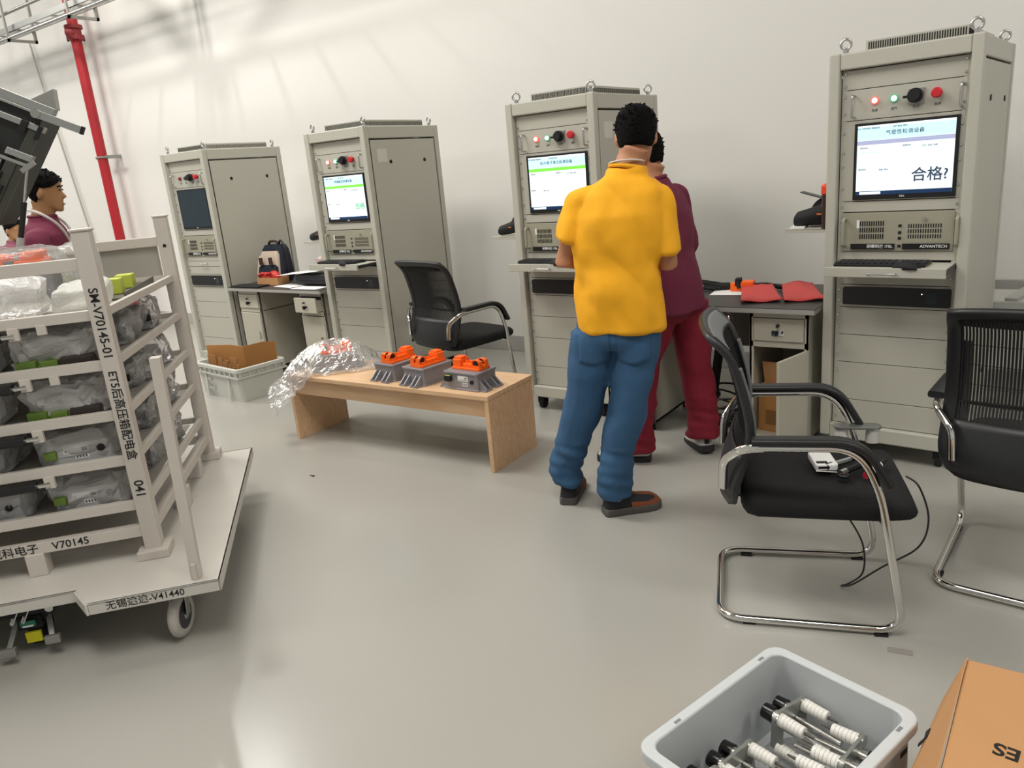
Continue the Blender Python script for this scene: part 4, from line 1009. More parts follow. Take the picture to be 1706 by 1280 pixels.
def shoe(name, parent, ankle, toe_dir, L, mats, high=.112, lift=0, sneaker=False, pitch=0):
    toe_dir = Vector(toe_dir).normalized(); lt = toe_dir.cross(Vector((0, 0, 1))).normalized()
    base = Vector((ankle[0], ankle[1], lift))-toe_dir*.062
    up = Vector((0, 0, 1))
    if pitch:
        q = Matrix.Rotation(R(pitch), 3, lt); td = q @ toe_dir; upv = q @ up
    else: td, upv = toe_dir, up
    P = lambda x, y, z: base+lt*x+td*y+upv*z
    prof = [(0, .024, .045), (.010, .036, .085), (.05, .041, high), (.09, .043, high*.98), (.125, .045, .092), (.17, .050, .080), (.215, .053, .073), (.25, .050, .066), (.275, .037, .050), (.287, .020, .036)]
    sc = L/.287
    rings = []; so = []
    for y, w_, h in prof:
        rings.append([P(w_*math.copysign(abs(math.cos(t))**.8, math.cos(t)), y*sc, .018+max(0, (h-.018)*math.copysign(abs(math.sin(t))**.8, math.sin(t)))*(1) if math.sin(t) > 0 else .018) for t in [2*PI*k/20 for k in range(20)]])
        so.append([P((w_+.004)*x, y*sc+(.003 if y > .1 else -.003), z) for x, z in ((-1, .002), (-.9, 0), (.9, 0), (1, .002), (1, .032), (.85, .036), (-.85, .036), (-1, .032))])
    u = MB(mats[0]).loft(rings).build(name, parent)
    MB(mats[1]).loft(so).build('sole', u, .002)
    if mats[2]:
        rr = []
        for y, w_, h in prof[4:]:
            rr.append([P((w_+.0015)*math.cos(t), y*sc+.002, .026+(h-.0245)*math.sin(t)*.98) for t in [PI*k/14 for k in range(15)]]+[P(0, y*sc, .02)])
        MB(mats[2]).loft(rr).build('toe_cap', u)
    la = MB(mats[3])
    for k in range(4):
        y = (.105+.022*k)*sc; z = high*.86-.008*k*1.6
        la.tube([P(-.026, y, z-.006), P(0, y+.006, z+.012-.002*k), P(.026, y, z-.006)], .003, 6)
    la.build('lace', u)
    if sneaker:
        MB(BLKM).bx(-.012, .012, -.004, .0, .045, .075, BLKM).build('heel_tab', u).matrix_local = Matrix.Translation(base) @ Matrix((lt, td, upv)).transposed().to_4x4()
    return u
def person(label, spec):
    S = spec; up = Vector((0, 0, 1)); fw = Vector(S['fw']).normalized(); lt = fw.cross(up).normalized()   # lt = person's right
    t = thing('person', label, 'person', (S['pel'][0], S['pel'][1], 0))
    o = Vector((S['pel'][0], S['pel'][1], 0)); V = lambda p: Vector(p)-o
    pel = V(S['pel']); wst = V(S['waist']); ch = V(S['chest']); nk = V(S['neck']); hd = V(S['head'])
    hfw = Vector(S['hfw']).normalized(); hup = Vector(S['hup']).normalized()
    sw, hw = S['sw'], S['hw']
    b = MB(SKIN)
    # torso
    def torso(g, m, inflate, z_lo, spine):
        rings = []
        for c, a, d in spine: rings.append(ering(c, lt, fw, a+inflate, d+inflate))
        g.loft(rings, m)
    tl = (nk-ch).normalized()
    spine = [(pel-up*.07, hw*.80, .088), (pel, hw*.88, .098), (pel*.5+wst*.5, hw*.82, .088), (wst, hw*.88, .098), (wst*.5+ch*.5, hw*1.0, .112), (ch, sw*.80, .118), (ch*.45+nk*.55, sw*.78, .105), (ch*.18+nk*.82, sw*.52, .08), (nk+tl*.0, .062, .062)]
    torso(b, None, 0, 0, spine)
    b.loft(limb_rings([nk-tl*.06, nk, (nk*.5+hd*.5)-hup*.02, hd-hup*.05-hfw*.02], [.068, .062, .058, .060], lt))
    hl, hf, hu, P = add_head(b, hd, hfw, hup, S.get('hs', 1.0))
    # legs
    for k in ('L', 'R'):
        h, kn, an = [V(p) for p in S['leg'+k]]
        b.loft(limb_rings(*dense([h+up*.02-lt*(.02 if k == 'R' else -.02), h-up*.04, kn, an, an-up*.03], [.068, .076, .056, .040, .037]), lt))
        b.loft(limb_rings([an-up*.02, an-up*.04+Vector(S['toe'+k])*.05, an-up*.055+Vector(S['toe'+k])*.13], [.037, .030, .018], lt))
    # arms
    for k in ('L', 'R'):
        sh, el, wr = [V(p) for p in S['arm'+k]]
        b.loft(limb_rings([sh*.9+ch*.1, sh*.5+el*.5, el, el*.6+wr*.4, wr], [(.05, .052), .047, .042, .040, .027], up+fw*.3))
        hdir = V(S['hand'+k])-wr
        inward = -lt if k == 'R' else lt
        add_hand(b, wr, hdir, S.get('palm', inward+up*.4), up*.8+fw*.2, S.get('curl', .8))
    body = remeshed(b, 'body', t, .0075, S['skin'], 5)
    # hair: cap over the skull, cut by a hairline
    g = MB(HAIR); rings = []
    hs = S.get('hs', 1.0)
    n, kk = 44, 16
    random.seed(S['seed'])
    for i in range(kk):
        ph = i/(kk-1)               # 0 top .. 1 hairline
        ring = []
        for j in range(n):
            th = 2*PI*j/n; cx, cy = math.cos(th), math.sin(th)
            # hairline height depends on direction: front high, sides above ear, nape low
            f = max(0, cy); bk = max(0, -cy)
            q_ = min(1, bk/.5); low = .066*f**1.5+.036*(1-abs(cy))**3-.066*q_*q_*(3-2*q_)
            zt = .131; z = zt-(zt-low)*(ph**1.15)
            # skull outline at z (side, front, back)
            pz = [-.118, -.105, -.085, -.06, -.03, 0, .03, .06, .085, .105, .117, .133]
            pw = [.030, .044, .056, .063, .068, .072, .075, .075, .067, .05, .030, .006]; pf_ = [.078, .088, .092, .092, .093, .092, .094, .090, .076, .052, .028, .004]; pb = [.03, .035, .045, .060, .079, .092, .100, .101, .091, .068, .044, .010]
            q = 0
            while q < 10 and pz[q+1] < z: q += 1
            t_ = min(1, max(0, (z-pz[q])/(pz[q+1]-pz[q]))); ip = lambda l: l[q]*(1-t_)+l[q+1]*t_
            a = ip(pw)+.011; dpt = (ip(pf_) if cy > 0 else ip(pb))+.011
            th_ = 1.0+.012*noise.noise(Vector((cx*4, cy*4, z*60+S['seed'])))+random.uniform(-.012, .018)
            ring.append(P(cx*a*th_, cy*dpt*th_, z))
        rings.append(ring)
    inner = [[P(0, -.01, .03)+(v-P(0, -.01, .03))*.9 for v in rings[-1]]]
    g.loft(rings+inner, HAIR)
    hr = g.build('hair', t)
    rs = MB(HAIR)
    for k in range(130):               # short tufts give the hair its rough outline
        i = random.randrange(1, kk-2); j = random.randrange(n); v = rings[i][j]; d = (v-P(0, -.01, .02)).normalized()
        sd = d.orthogonal().normalized(); ln = random.uniform(.004, .010); dr = (d+hf*random.uniform(-.2, .5)+hl*random.uniform(-.4, .4)-hu*.3).normalized()
        rs.cyl(v-d*.004, v+dr*ln, 0.007, .0015, 5, HAIR, False)
    rs.build('hair_tuft', hr)
    # clothes
    ph = S['seed']*2.3
    def folds(amp, fz, fx, drape=0):
        def f(co):
            p = co-pel; s = p.dot(lt); z = p.z
            v = noise.noise(Vector((s*fx+ph, p.dot(fw)*fx, z*fz)))*amp
            v += abs(noise.noise(Vector((s*fx*.6+z*4+ph, p.dot(fw)*3, z*fz*.5+9))))*amp*1.2
            v += noise.noise(Vector((s*22+ph, p.dot(fw)*22, z*16)))*amp*.25
            return v
        return f
    g = MB(S['topm'])
    hem = S['hem']
    hc = V(hem[0])
    spine2 = [(hc, hem[1], hem[2]), (hc+(wst-hc)*.35, hem[1]*.985, hem[2]*.98), (hc+(wst-hc)*.75, hem[1]*.95, hem[2]*.95), (wst+(ch-wst)*.2, hw*1.0+.024, .125), (wst*.5+ch*.5, hw*1.04+.028, .132), (ch, sw*.86+.012, .136), (ch*.5+nk*.5, sw*.80+.004, .118), (ch*.24+nk*.76, sw*.58, .098), (ch*.10+nk*.90, sw*.40, .079), (nk+tl*.012, .078, .074)]
    for c, a, d in [0]*0: pass
    g.loft([ering(c, lt, fw, a, d) for c, a, d in spine2])
    for k in ('L', 'R'):
        sh, el, wr = [V(p) for p in S['arm'+k]]
        if S['sleeve'] == 'short':
            e_ = sh+(el-sh)*S.get('slv', {}).get(k, .8)
            a0 = sh*.45+ch*.35+nk*.20-up*.005; g.loft(limb_rings(*dense([a0, sh*.88+a0*.12, sh*.62+e_*.38, e_], [(.055, .05), (.066, .056), (.073, .060), (.080, .064)], 6), fw))
        else:
            a0 = sh*.45+ch*.35+nk*.20-up*.005; g.loft(limb_rings(*dense([a0, sh*.88+a0*.12, sh*.5+el*.5, el, wr], [(.055, .05), (.064, .056), (.062, .056), (.055, .052), (.043, .042)]), fw))
    top = remeshed(g, S['topname'], t, .0085, S['topm'], 7, folds(S.get('amp', .010), 7, 11))
    nkc = MB(S.get('collarm', S['topm'])).torus(nk+tl*.012, .070, .009, tl+hfw*.0, n=26).build('collar', top)
    # trousers
    g = MB(S['trm'])
    g.loft([ering(c, lt, fw, a, d) for c, a, d in [(pel+up*.12, hw*.90, .098), (pel+up*.05, hw*.97, .108), (pel-up*.01, hw*1.02, .120), (pel-up*.07, hw*.98, .122), (pel-up*.11, hw*.8, .10)]])
    for k in ('L', 'R'):
        h, kn, an = [V(p) for p in S['leg'+k]]
        g.loft(limb_rings(*dense([h+up*.04, h-up*.03, kn, an+up*.10, an+up*S.get('cuff', -.03)], [(.10, .105), (.098, .105), (.082, .086), (.074, .076), S.get('cuffr', (.080, .082))]), lt))
    def tf(co):
        p = co
        v = folds(.013, 8, 9)(co)
        zz = co.z
        if zz < .32: v += .0025*math.sin(zz*75+co.x*32+ph)+.002*math.sin(zz*120+co.y*40)
        return v
    tr = remeshed(g, 'trousers', t, .0085, S['trm'], 6, tf)
    for k in ('L', 'R'):
        an = V(S['leg'+k][2]); shoe('shoe', t, an+Vector(S['toe'+k]).normalized()*0, S['toe'+k], S.get('shoelen', .275), S['shoe'], lift=S.get('lift'+k, 0), sneaker=S.get('sneaker', False), pitch=S.get('pitch'+k, 0))
    if S.get('lanyard'):
        lm, pts = S['lanyard']; MB(lm).tube(spline([V(p) for p in pts], 8), .006, 8, flat=(.0022, .009, fw)).build('lanyard', t)
    return t, V, P, top
YEL = mat('yellow_cotton', '#f2ac16', .85, bump=.12, bscale=220, nscale=30, namt=.02)
DENIM = mat('blue_denim', '#2f5578', .85, nscale=6, namt=.34, bump=.3, bscale=420)
MARO = mat('maroon_cotton', '#6c213b', .85, bump=.12, bscale=200)
MARD = mat('maroon_trousers', '#7d1327', .85, bump=.15, bscale=180, nscale=8, namt=.08)
BROWNS = mat('brown_shoe_suede', '#7a4022', .8, nscale=30, namt=.1); NAVYS = mat('dark_shoe_upper', '#17171d', .7); SOLE = mat('grey_sole', '#4f4b48', .7)
SNK = mat('sneaker_grey', '#b9b5b0', .7, nscale=60, namt=.2); LAN = mat('lanyard_white', '#d9d6cf', .7)
fwY = Vector((-.40, .917, 0)); rtY = fwY.cross(Vector((0, 0, 1)))
pY = dict(fw=fwY, pel=(-1.565, 2.838, .86), waist=(-1.553, 2.845, 1.05), chest=(-1.530, 2.872, 1.30), neck=(-1.512, 2.905, 1.475), head=(-1.497, 2.968, 1.605), hfw=(-.42, .84, -.42), hup=(-.15, .38, .91), hs=1.0, sw=.205, hw=.158,
    legL=[(-1.648, 2.800, .80), (-1.722, 2.778, .455), (-1.815, 2.776, .10)], legR=[(-1.484, 2.875, .80), (-1.520, 2.815, .45), (-1.552, 2.752, .10)],
    toeL=(-.38, .92, 0), toeR=(.66, .75, 0), shoelen=.262, slv=dict(L=.66, R=.82),
    armL=[(-1.690, 2.800, 1.375), (-1.752, 2.760, 1.125), (-1.72, 3.00, 1.10)], handL=(-1.66, 3.08, 1.12), armR=[(-1.388, 2.945, 1.355), (-1.362, 2.945, 1.085), (-1.50, 3.13, 1.10)], handR=(-1.58, 3.17, 1.13),
    skin=SKIN, seed=3, topm=YEL, topname='t_shirt', hem=((-1.540, 2.855, .825), .186, .150), sleeve='short', trm=DENIM, cuff=-.012, cuffr=(.068, .075), shoe=(NAVYS, SOLE, BROWNS, BLKM), amp=.013)
tY, VY, PY, topY = person('person in yellow t-shirt and blue jeans seen from behind, head bowed at the test screen', pY)
nk = VY(pY['neck'])
from mathutils.bvhtree import BVHTree
def pocket(th, tr, V, pel, fw, lt, cx, m):
    bt = BVHTree.FromPolygons([v.co for v in tr.data.vertices], [tuple(p.vertices) for p in tr.data.polygons])
    vs = []; n = 9; ok = {}
    for off in (.0045, -.002):
        for i in range(n+1):
            for k in range(n+1):
                x = cx-.066+.132*k/n; z = -.005-.150*i/n-.018*(1-abs(2*k/n-1))*(i/n)
                o = pel+lt*x+Vector((0, 0, z))-fw*.5
                h = bt.ray_cast(o, fw)
                p = h[0] if h[0] else o+fw*.38
                vs.append(p-fw*off)
    W = n+1; B = W*W; fs = []
    for i in range(n):
        for k in range(n):
            a = i*W+k; fs += [(a, a+1, a+W+1, a+W), (B+a, B+a+W, B+a+W+1, B+a+1)]
        a = i*W; fs.append((a, a+W, B+a+W, B+a)); a += n; fs.append((a, B+a, B+a+W, a+W))
    for k in range(n): fs.append((k, B+k, B+k+1, k+1)); a = n*W+k; fs.append((a, a+1, B+a+1, B+a))
    return MB(m).add(vs, fs, m, True).build('back_pocket', tr)
trY = [c for c in tY.children if c.name.startswith('trousers')][0]
for cx in (-.082, .082): pocket(tY, trY, VY, VY(pY['pel']), fwY.normalized(), rtY.normalized(), cx, mat('denim_pocket', '#33597d', .85, nscale=8, namt=.2, bump=.3, bscale=420))
MB(LAN).tube([nk+Vector((0, 0, .030))+rtY*(.064*math.cos(a))-fwY*(.066*math.sin(a))+Vector((0, 0, .012*math.sin(a))) for a in [PI*k/16 for k in range(17)]], .01, 8, flat=(.003, .011, (0, 0, 1))).build('lanyard', tY)
fwM = Vector((-.97, .10, 0))
pM = dict(fw=fwM, pel=(-1.625, 3.50, .84), waist=(-1.635, 3.495, 1.03), chest=(-1.655, 3.475, 1.25), neck=(-1.675, 3.465, 1.405), head=(-1.705, 3.475, 1.528), hfw=(-.86, -.12, -.5), hup=(-.42, 0, .9), hs=.92, sw=.215, hw=.162,
    legL=[(-1.66, 3.43, .78), (-1.74, 3.39, .44), (-1.745, 3.350, .09)], legR=[(-1.56, 3.60, .78), (-1.525, 3.605, .44), (-1.49, 3.60, .12)],
    toeL=(-.93, -.36, 0), toeR=(-.60, .72, 0), liftR=.015, pitchR=-8,
    armL=[(-1.66, 3.290, 1.32), (-1.68, 3.27, 1.07), (-1.87, 3.34, 1.03)], handL=(-1.95, 3.38, 1.06), armR=[(-1.63, 3.650, 1.32), (-1.60, 3.67, 1.06), (-1.80, 3.62, 1.02)], handR=(-1.88, 3.60, 1.05),
    skin=SKIN, seed=8, topm=MARO, topname='work_shirt', hem=((-1.615, 3.505, .775), .188, .158), sleeve='long', trm=MARD, cuff=-.03, cuffr=(.086, .09), shoe=(SNK, mat('black_sole', '#1d1c1c', .7), None, WHITE), sneaker=True, amp=.009)
tM, VM, PM, topM = person('person in maroon work shirt and red trousers standing behind the yellow-shirted one', pM)
fwL = Vector((.60, .80, 0))
dxl = Vector((-4.86, 2.06, 0))
def shift(ps, d): return [(p[0]+d[0], p[1]+d[1], p[2]) for p in ps]
latL = fwL.normalized().cross(Vector((0, 0, 1)))
def LP(r, f, z): q = dxl+latL*r+fwL.normalized()*f; return (q.x, q.y, z)
pL = dict(fw=fwL, pel=LP(0, 0, .90), waist=LP(0, 0, 1.08), chest=LP(0, .0, 1.28), neck=LP(0, .01, 1.475), head=LP(0, .055, 1.625), hfw=(fwL.x, fwL.y, -.12), hup=(.08, .05, 1), hs=.95, sw=.20, hw=.155,
    legL=[LP(-.09, 0, .84), LP(-.1, .02, .47), LP(-.11, -.02, .10)], legR=[LP(.09, 0, .84), LP(.1, .02, .47), LP(.11, -.02, .10)], toeL=tuple(fwL), toeR=tuple(fwL),
    armL=[LP(-.195, 0, 1.37), LP(-.24, .02, 1.14), LP(-.20, .22, 1.05)], handL=LP(-.18, .30, 1.05), armR=[LP(.195, 0, 1.37), LP(.24, .02, 1.14), LP(.20, .22, 1.05)], handR=LP(.18, .30, 1.05),
    skin=SKIN2, seed=5, topm=MARO, topname='work_shirt', hem=(LP(0, 0, .80), .19, .155), sleeve='long', trm=MARD, shoe=(SNK, SOLE, None, WHITE), amp=.008)
tL, VL, PL, topL = person('person in maroon shirt with white lanyard in profile behind the white cart', pL)
sm_ = MB(LAN)
for sx in (-1, 1): sm_.tube(spline([VL(LP(sx*.03, -.05, 1.53)), VL(LP(sx*.085, .03, 1.50)), VL(LP(sx*.085, .11, 1.42)), VL(LP(sx*.05, .15, 1.28)), VL(LP(.0, .155, 1.15))], 8), .008, 8, flat=(.002, .008, latL))
sm_.build('lanyard', tL)
for sx in (-1, 1):
    MB(mat('eye_dark', '#1d130e', .3)).ball(PL(sx*.032, .0895, .008), (.010, .004, .005), n=10, k=6).build('eye', tL)
    if sx > 0: MB(mat('lip', '#8a5040', .5)).tube([PL(-.022, .094, -.077), PL(0, .100, -.075), PL(.022, .094, -.077)], .004, 6).build('lips', tL)
    MB(HAIR).tube([PL(sx*(.016), .092, .028), PL(sx*.034, .092, .034), PL(sx*.052, .082, .026)], .0035, 6).build('eyebrow', tL)
# distant person at the far left
dxf = Vector((-9.30, 3.62, 0)); fwF = Vector((.9, .2, 0)).normalized(); latF = fwF.cross(Vector((0, 0, 1)))
def FP(r, f, z): q = dxf+latF*r+fwF*f; return (q.x, q.y, z)
pF = dict(fw=fwF, pel=FP(0, 0, .72), waist=FP(0, 0, .90), chest=FP(0, .0, 1.06), neck=FP(0, .01, 1.21), head=FP(0, .05, 1.335), hfw=(fwF.x, fwF.y, -.15), hup=(.05, 0, 1), sw=.20, hw=.155,
    legL=[FP(-.09, 0, .68), FP(-.1, .03, .40), FP(-.11, -.02, .10)], legR=[FP(.09, 0, .68), FP(.1, .03, .40), FP(.11, -.02, .10)], toeL=tuple(fwF), toeR=tuple(fwF),
    armL=[FP(-.19, 0, 1.12), FP(-.23, .02, .90), FP(-.19, .2, .85)], handL=FP(-.17, .28, .85), armR=[FP(.19, 0, 1.12), FP(.23, .02, .90), FP(.19, .2, .85)], handR=FP(.17, .28, .85),
    skin=SKIN2, seed=11, topm=mat('faded_maroon', '#7d4657', .85), topname='work_shirt', hem=(FP(0, 0, .64), .185, .155), sleeve='long', trm=MARD, shoe=(SNK, SOLE, None, WHITE))
person('small distant person in faded maroon shirt at the far left edge', pF)
t = thing('notice_board', 'small pale board near the distant person at the far left', 'board', (-10.45, 3.75, 0)); MB(mat('board_pale', '#d6d1cb', .7)).bx(-.35, .35, -.02, .02, 1.0, 1.75).build('panel', t); MB(ALU).bx(-.3, -.26, -.02, .02, 0, 1.0).bx(.26, .3, -.02, .02, 0, 1.0).bx(-.34, .34, -.2, .2, 0, .02).build('stand', t)
# ------------------------------------------------------------------ white transport cart
CO = Vector((-2.29, 1.256, 0)); CANG = math.atan2(.648, -.762)
cart = thing('transport_cart', 'white steel transport cart with shelves of bagged units at the left', 'cart', CO, CANG)
LW = 1.75
dp = MB(DECK); ZD = .245
poly = [(0, 0), (0, .425), (.115, .49), (.115, .86), (0, .92), (0, LW), (1.41, LW), (1.41, 0)]
dp.prism(poly[::-1], ZD-.008, ZD, DECK)
for i in range(len(poly)):
    a = Vector(poly[i]+(0,)); b = Vector(poly[(i+1) % len(poly)]+(0,)); d = (b-a).normalized(); nrm = Vector((-d.y, d.x, 0))
    cen = Vector((.7, .85, 0))
    if nrm.dot(cen-a) < 0: nrm = -nrm
    m0 = (a+b)/2+nrm*.004+Vector((0, 0, ZD-.021))
    dp.box(m0, ((b-a).length, .008, .042), DECK, (0, 0, math.atan2(d.y, d.x)))
dp.build('deck', cart, .0015)
ur = MB(CART)
for u in (.2, .7, 1.2): ur.bx(u-.025, u+.025, .03, LW-.03, ZD-.05, ZD-.009)
for v in (.1, .9, 1.6): ur.bx(.125, 1.38, v-.02, v+.02, ZD-.055, ZD-.0095)
ur.build('deck_beam', cart)
TXT = INK
A_ = Vector((.312, .262, 0)); B_ = Vector((1.36, .205, 0)); S2 = Vector((0, 1, 0)); fr = (B_-A_); frn = fr.normalized()
RX = Matrix(((0, 0, 1), (0, 0, 0), (0, 0, 0)))
def fx_rot(tilt=0):  # front-face text running along -v (image right), up = z, facing -u
    return Matrix(((0, 0, -1), (-1, 0, 0), (0, 1, 0)))
FR = Matrix(((0, 0, -1), (-1, 0, 0), (0, 1, 0)))
text('lettering', '无锡途途-V41440', .034, TXT, (-.0006, .245, ZD-.021), FR, cart, .006)
# posts
PW = .058
posts = {'fr': A_, 'br': B_, 'fl': A_+Vector((0, 1.36, 0)), 'bl': B_+Vector((0, 1.40, 0))}
for k, pnt in posts.items():
    front = k[0] == 'f'
    p = MB(CART).bx(pnt.x-PW/2, pnt.x+PW/2, pnt.y-PW/2, pnt.y+PW/2, ZD, 1.445)
    p.bx(pnt.x-PW/2-.004, pnt.x+PW/2+.004, pnt.y-PW/2-.004, pnt.y+PW/2+.004, 1.445, 1.455)
    p.bx(pnt.x-.055, pnt.x+.055, pnt.y-.055, pnt.y+.055, ZD, ZD+.035)
    o = p.build('post', cart, .004)
    if k == 'fr':
        q = o
        xx = pnt.x-PW/2-.0006
        VT = Matrix(((0, 0, -1), (0, -1, 0), (-1, 0, 0)))
        for s_, z, sz in (('SM-V70145-01', 1.133, .0415), ('ET5后高压箱配电盒', .80, .0385), ('041', .52, .045)):
            text('lettering', s_, sz, TXT, (xx, pnt.y, z), VT, q, .012)
    if k == 'br':
        MB(DARK).cyl((pnt.x-PW/2-.002, pnt.y, 1.315), (pnt.x-PW/2+.002, pnt.y, 1.315), .008, n=12).build('bolt_hole', o)
# frame rails
def rail(p, q, z, w=.03, h=.04, nm='rail', par=cart, m=CART):
    p = Vector((p[0], p[1], z)); q = Vector((q[0], q[1], z)); return MB(m).bar(p, q, w, h, m).build(nm, par, .002)
P_ = posts
bt = rail(P_['fr'], P_['fl'], .350, .034, .042, 'bottom_rail'); text('lettering', '威科电子    V70145', .040, TXT, (P_['fr'].x-.0177, .635, .351), FR, bt, .010)
rail(P_['br'], P_['bl'], .350, .034, .042, 'bottom_rail'); rail(P_['fr'], P_['br'], .352, .034, .040, 'bottom_rail')
rail(P_['fr'], P_['fl'], 1.338, .034, .042, 'top_rail'); rail(P_['br'], P_['bl'], 1.338, .034, .042, 'top_rail')
MB(mat('cart_panel_grey', '#a8a49c', .5)).bar(P_['br']+Vector((.01, .04, 1.235)), P_['bl']+Vector((.01, -.04, 1.235)), .006, .16).build('back_panel', cart)
SH = [1.163, .985, .800, .628, .452]
for i, z in enumerate(SH):
    rail(P_['fr'], P_['fl'], z, .024, .036, 'shelf_rail'); rail(P_['br'], P_['bl'], z, .024, .030, 'shelf_rail')
    r0 = rail(P_['fr']+frn*.03, P_['br']-frn*.03, z, .020, .030, 'shelf_rail')
    if i: MB(CART).bar(P_['fr']+frn*.045+Vector((0, 0, z+.012)), P_['fr']+frn*.045+Vector((0, 0, SH[i-1]-.012)), .02, .012, CART, (0, 1, 0)).build('upright', cart)
    if i < 4:
        MB(mat('shelf_plate', '#b5b0a7', .6)).add([Vector((P_['fr'].x+.01, P_['fr'].y+.01, z-.012)), Vector((P_['br'].x-.01, P_['br'].y+.01, z-.012)), Vector((P_['bl'].x-.01, P_['bl'].y, z-.012)), Vector((P_['fl'].x+.01, P_['fl'].y, z-.012)),
           Vector((P_['fr'].x+.01, P_['fr'].y+.01, z-.009)), Vector((P_['br'].x-.01, P_['br'].y+.01, z-.009)), Vector((P_['bl'].x-.01, P_['bl'].y, z-.009)), Vector((P_['fl'].x+.01, P_['fl'].y, z-.009))], [(0, 1, 2, 3), (7, 6, 5, 4), (0, 4, 5, 1), (1, 5, 6, 2), (2, 6, 7, 3), (3, 7, 4, 0)]).build('shelf_plate', cart)
    # locking rod under each shelf rail with white bracket
    if i < 4:
        zz = z-.040; u0 = P_['fr'].x-.020
        vb = (.545, .55, .553, .556)[i]
        b = MB(CART).bx(u0-.004, u0+.012, vb-.026, vb+.008, z-.055, z-.012).build('rod_bracket', cart, .001)
        MB(BLK).cyl((u0-.006, vb+.03, zz), (u0-.006, 1.5, zz-.006), .017, n=14).build('locking_rod', cart)
        MB(CHROME).cyl((u0-.006, vb+.032, zz), (u0-.006, vb-.004, zz), .008, n=10).cyl((u0-.006, vb-.004, zz), (u0-.006, vb-.012, zz), .0105, n=10).build('rod_tip', cart)
        if i < 2: MB(CART).bx(u0, u0+.012, .435, .465, z-.045, z-.012).build('hang_tab', cart, .001)
# sheet-metal foot pieces between rack and deck
for v in (.66, 1.2): MB(CART).bx(.29, .35, v-.032, v+.032, ZD, .332).build('foot_block', cart, .004)
for u in (.75, 1.1): MB(CART).bx(u-.03, u+.03, .2, .26, ZD, .334).build('foot_block', cart, .004)
# push-bar stub post at the near corner
sp = MB(CART).bar((.055, .082, ZD), (.075, .066, 1.035), .040, .034, CART, (0, 1, 0)).box((.056, .083, ZD+.03), (.06, .016, .06)).build('stub_post', cart, .003)
# wheels
wh = MB(mat('wheel_grey', '#b3aea6', .6, nscale=12, namt=.1)); c = Vector((.11, .175, .082))
w1 = wh.torus(c, .062, .0195, (.25, 1, 0), None, 32, 12).build('rear_wheel', cart)
MB(mat('wheel_hub', '#3b3a3f', .45)).cyl(c-Vector((.25, 1, 0)).normalized()*.016, c+Vector((.25, 1, 0)).normalized()*.016, .052, n=24).cyl(c-Vector((.25, 1, 0)).normalized()*.02, c+Vector((.25, 1, 0)).normalized()*.02, .018, n=16, m=STEEL).build('hub', w1)
MB(ZINC).bar(c+Vector((0, -.026, -.004)), c+Vector((.03, -.026, .11)), .05, .004, ZINC, (0, 1, 0)).bar(c+Vector((0, .026, -.004)), c+Vector((.03, .026, .11)), .05, .004, ZINC, (0, 1, 0)).box(c+Vector((.03, 0, .112)), (.09, .07, .006)).build('wheel_fork', w1)
def caster(cu, cv):
    c = Vector((cu, cv, .065)); w_ = MB(BLKM).cyl(c-Vector((0, .02, 0)), c+Vector((0, .02, 0)), .063, n=26).build('caster_wheel', cart)
    MB(BLKM).box(c+Vector((0, 0, .085)), (.13, .11, .07)).box(c+Vector((-.05, 0, .055)), (.06, .08, .05)).bar(c+Vector((0, .032, -.01)), c+Vector((0, .032, .07)), .06, .006, BLKM, (0, 1, 0)).bar(c+Vector((0, -.032, -.01)), c+Vector((0, -.032, .07)), .06, .006, BLKM, (0, 1, 0)).box(c+Vector((0, 0, .125)), (.1, .1, .02)).build('caster_fork', w_, .004)
    return c, w_
c, w_ = caster(.27, .69)
MB(ZINC).bar((.21, .735, .13), (.14, .755, .055), .018, .008).box((.135, .757, .05), (.018, .055, .030)).build('brake_pedal', w_, .002)
MB(ZINC).bar((.22, .635, .13), (.15, .615, .07), .018, .008).box((.145, .612, .066), (.018, .05, .030)).build('brake_pedal', w_, .002)
MB(mat('yellow_label', '#d6cf1e', .5)).bx(.186, .196, .662, .712, .045, .085).build('yellow_tag', w_)
MB(mat('green_badge', '#1f6b52', .4)).box((.178, .69, .125), (.006, .05, .022)).box((.175, .69, .117), (.004, .035, .006), WHITE).build('badge', w_)
MB(BLKM).bx(.15, .16, .60, .78, .17, .20).cyl((.150, .60, .185), (.162, .60, .185), .025, n=16).cyl((.150, .78, .185), (.162, .78, .185), .025, n=16).cyl((.146, .60, .185), (.152, .60, .185), .014, n=12, m=STEEL).cyl((.146, .78, .185), (.152, .78, .185), .014, n=12, m=STEEL).bar((.16, .665, .2), (.14, .69, .15), .02, .004, STEEL).bar((.16, .70, .2), (.14, .725, .15), .02, .004, STEEL).build('lock_plate', w_)
caster(1.25, .15); caster(1.2, 1.5); caster(.22, 1.55)
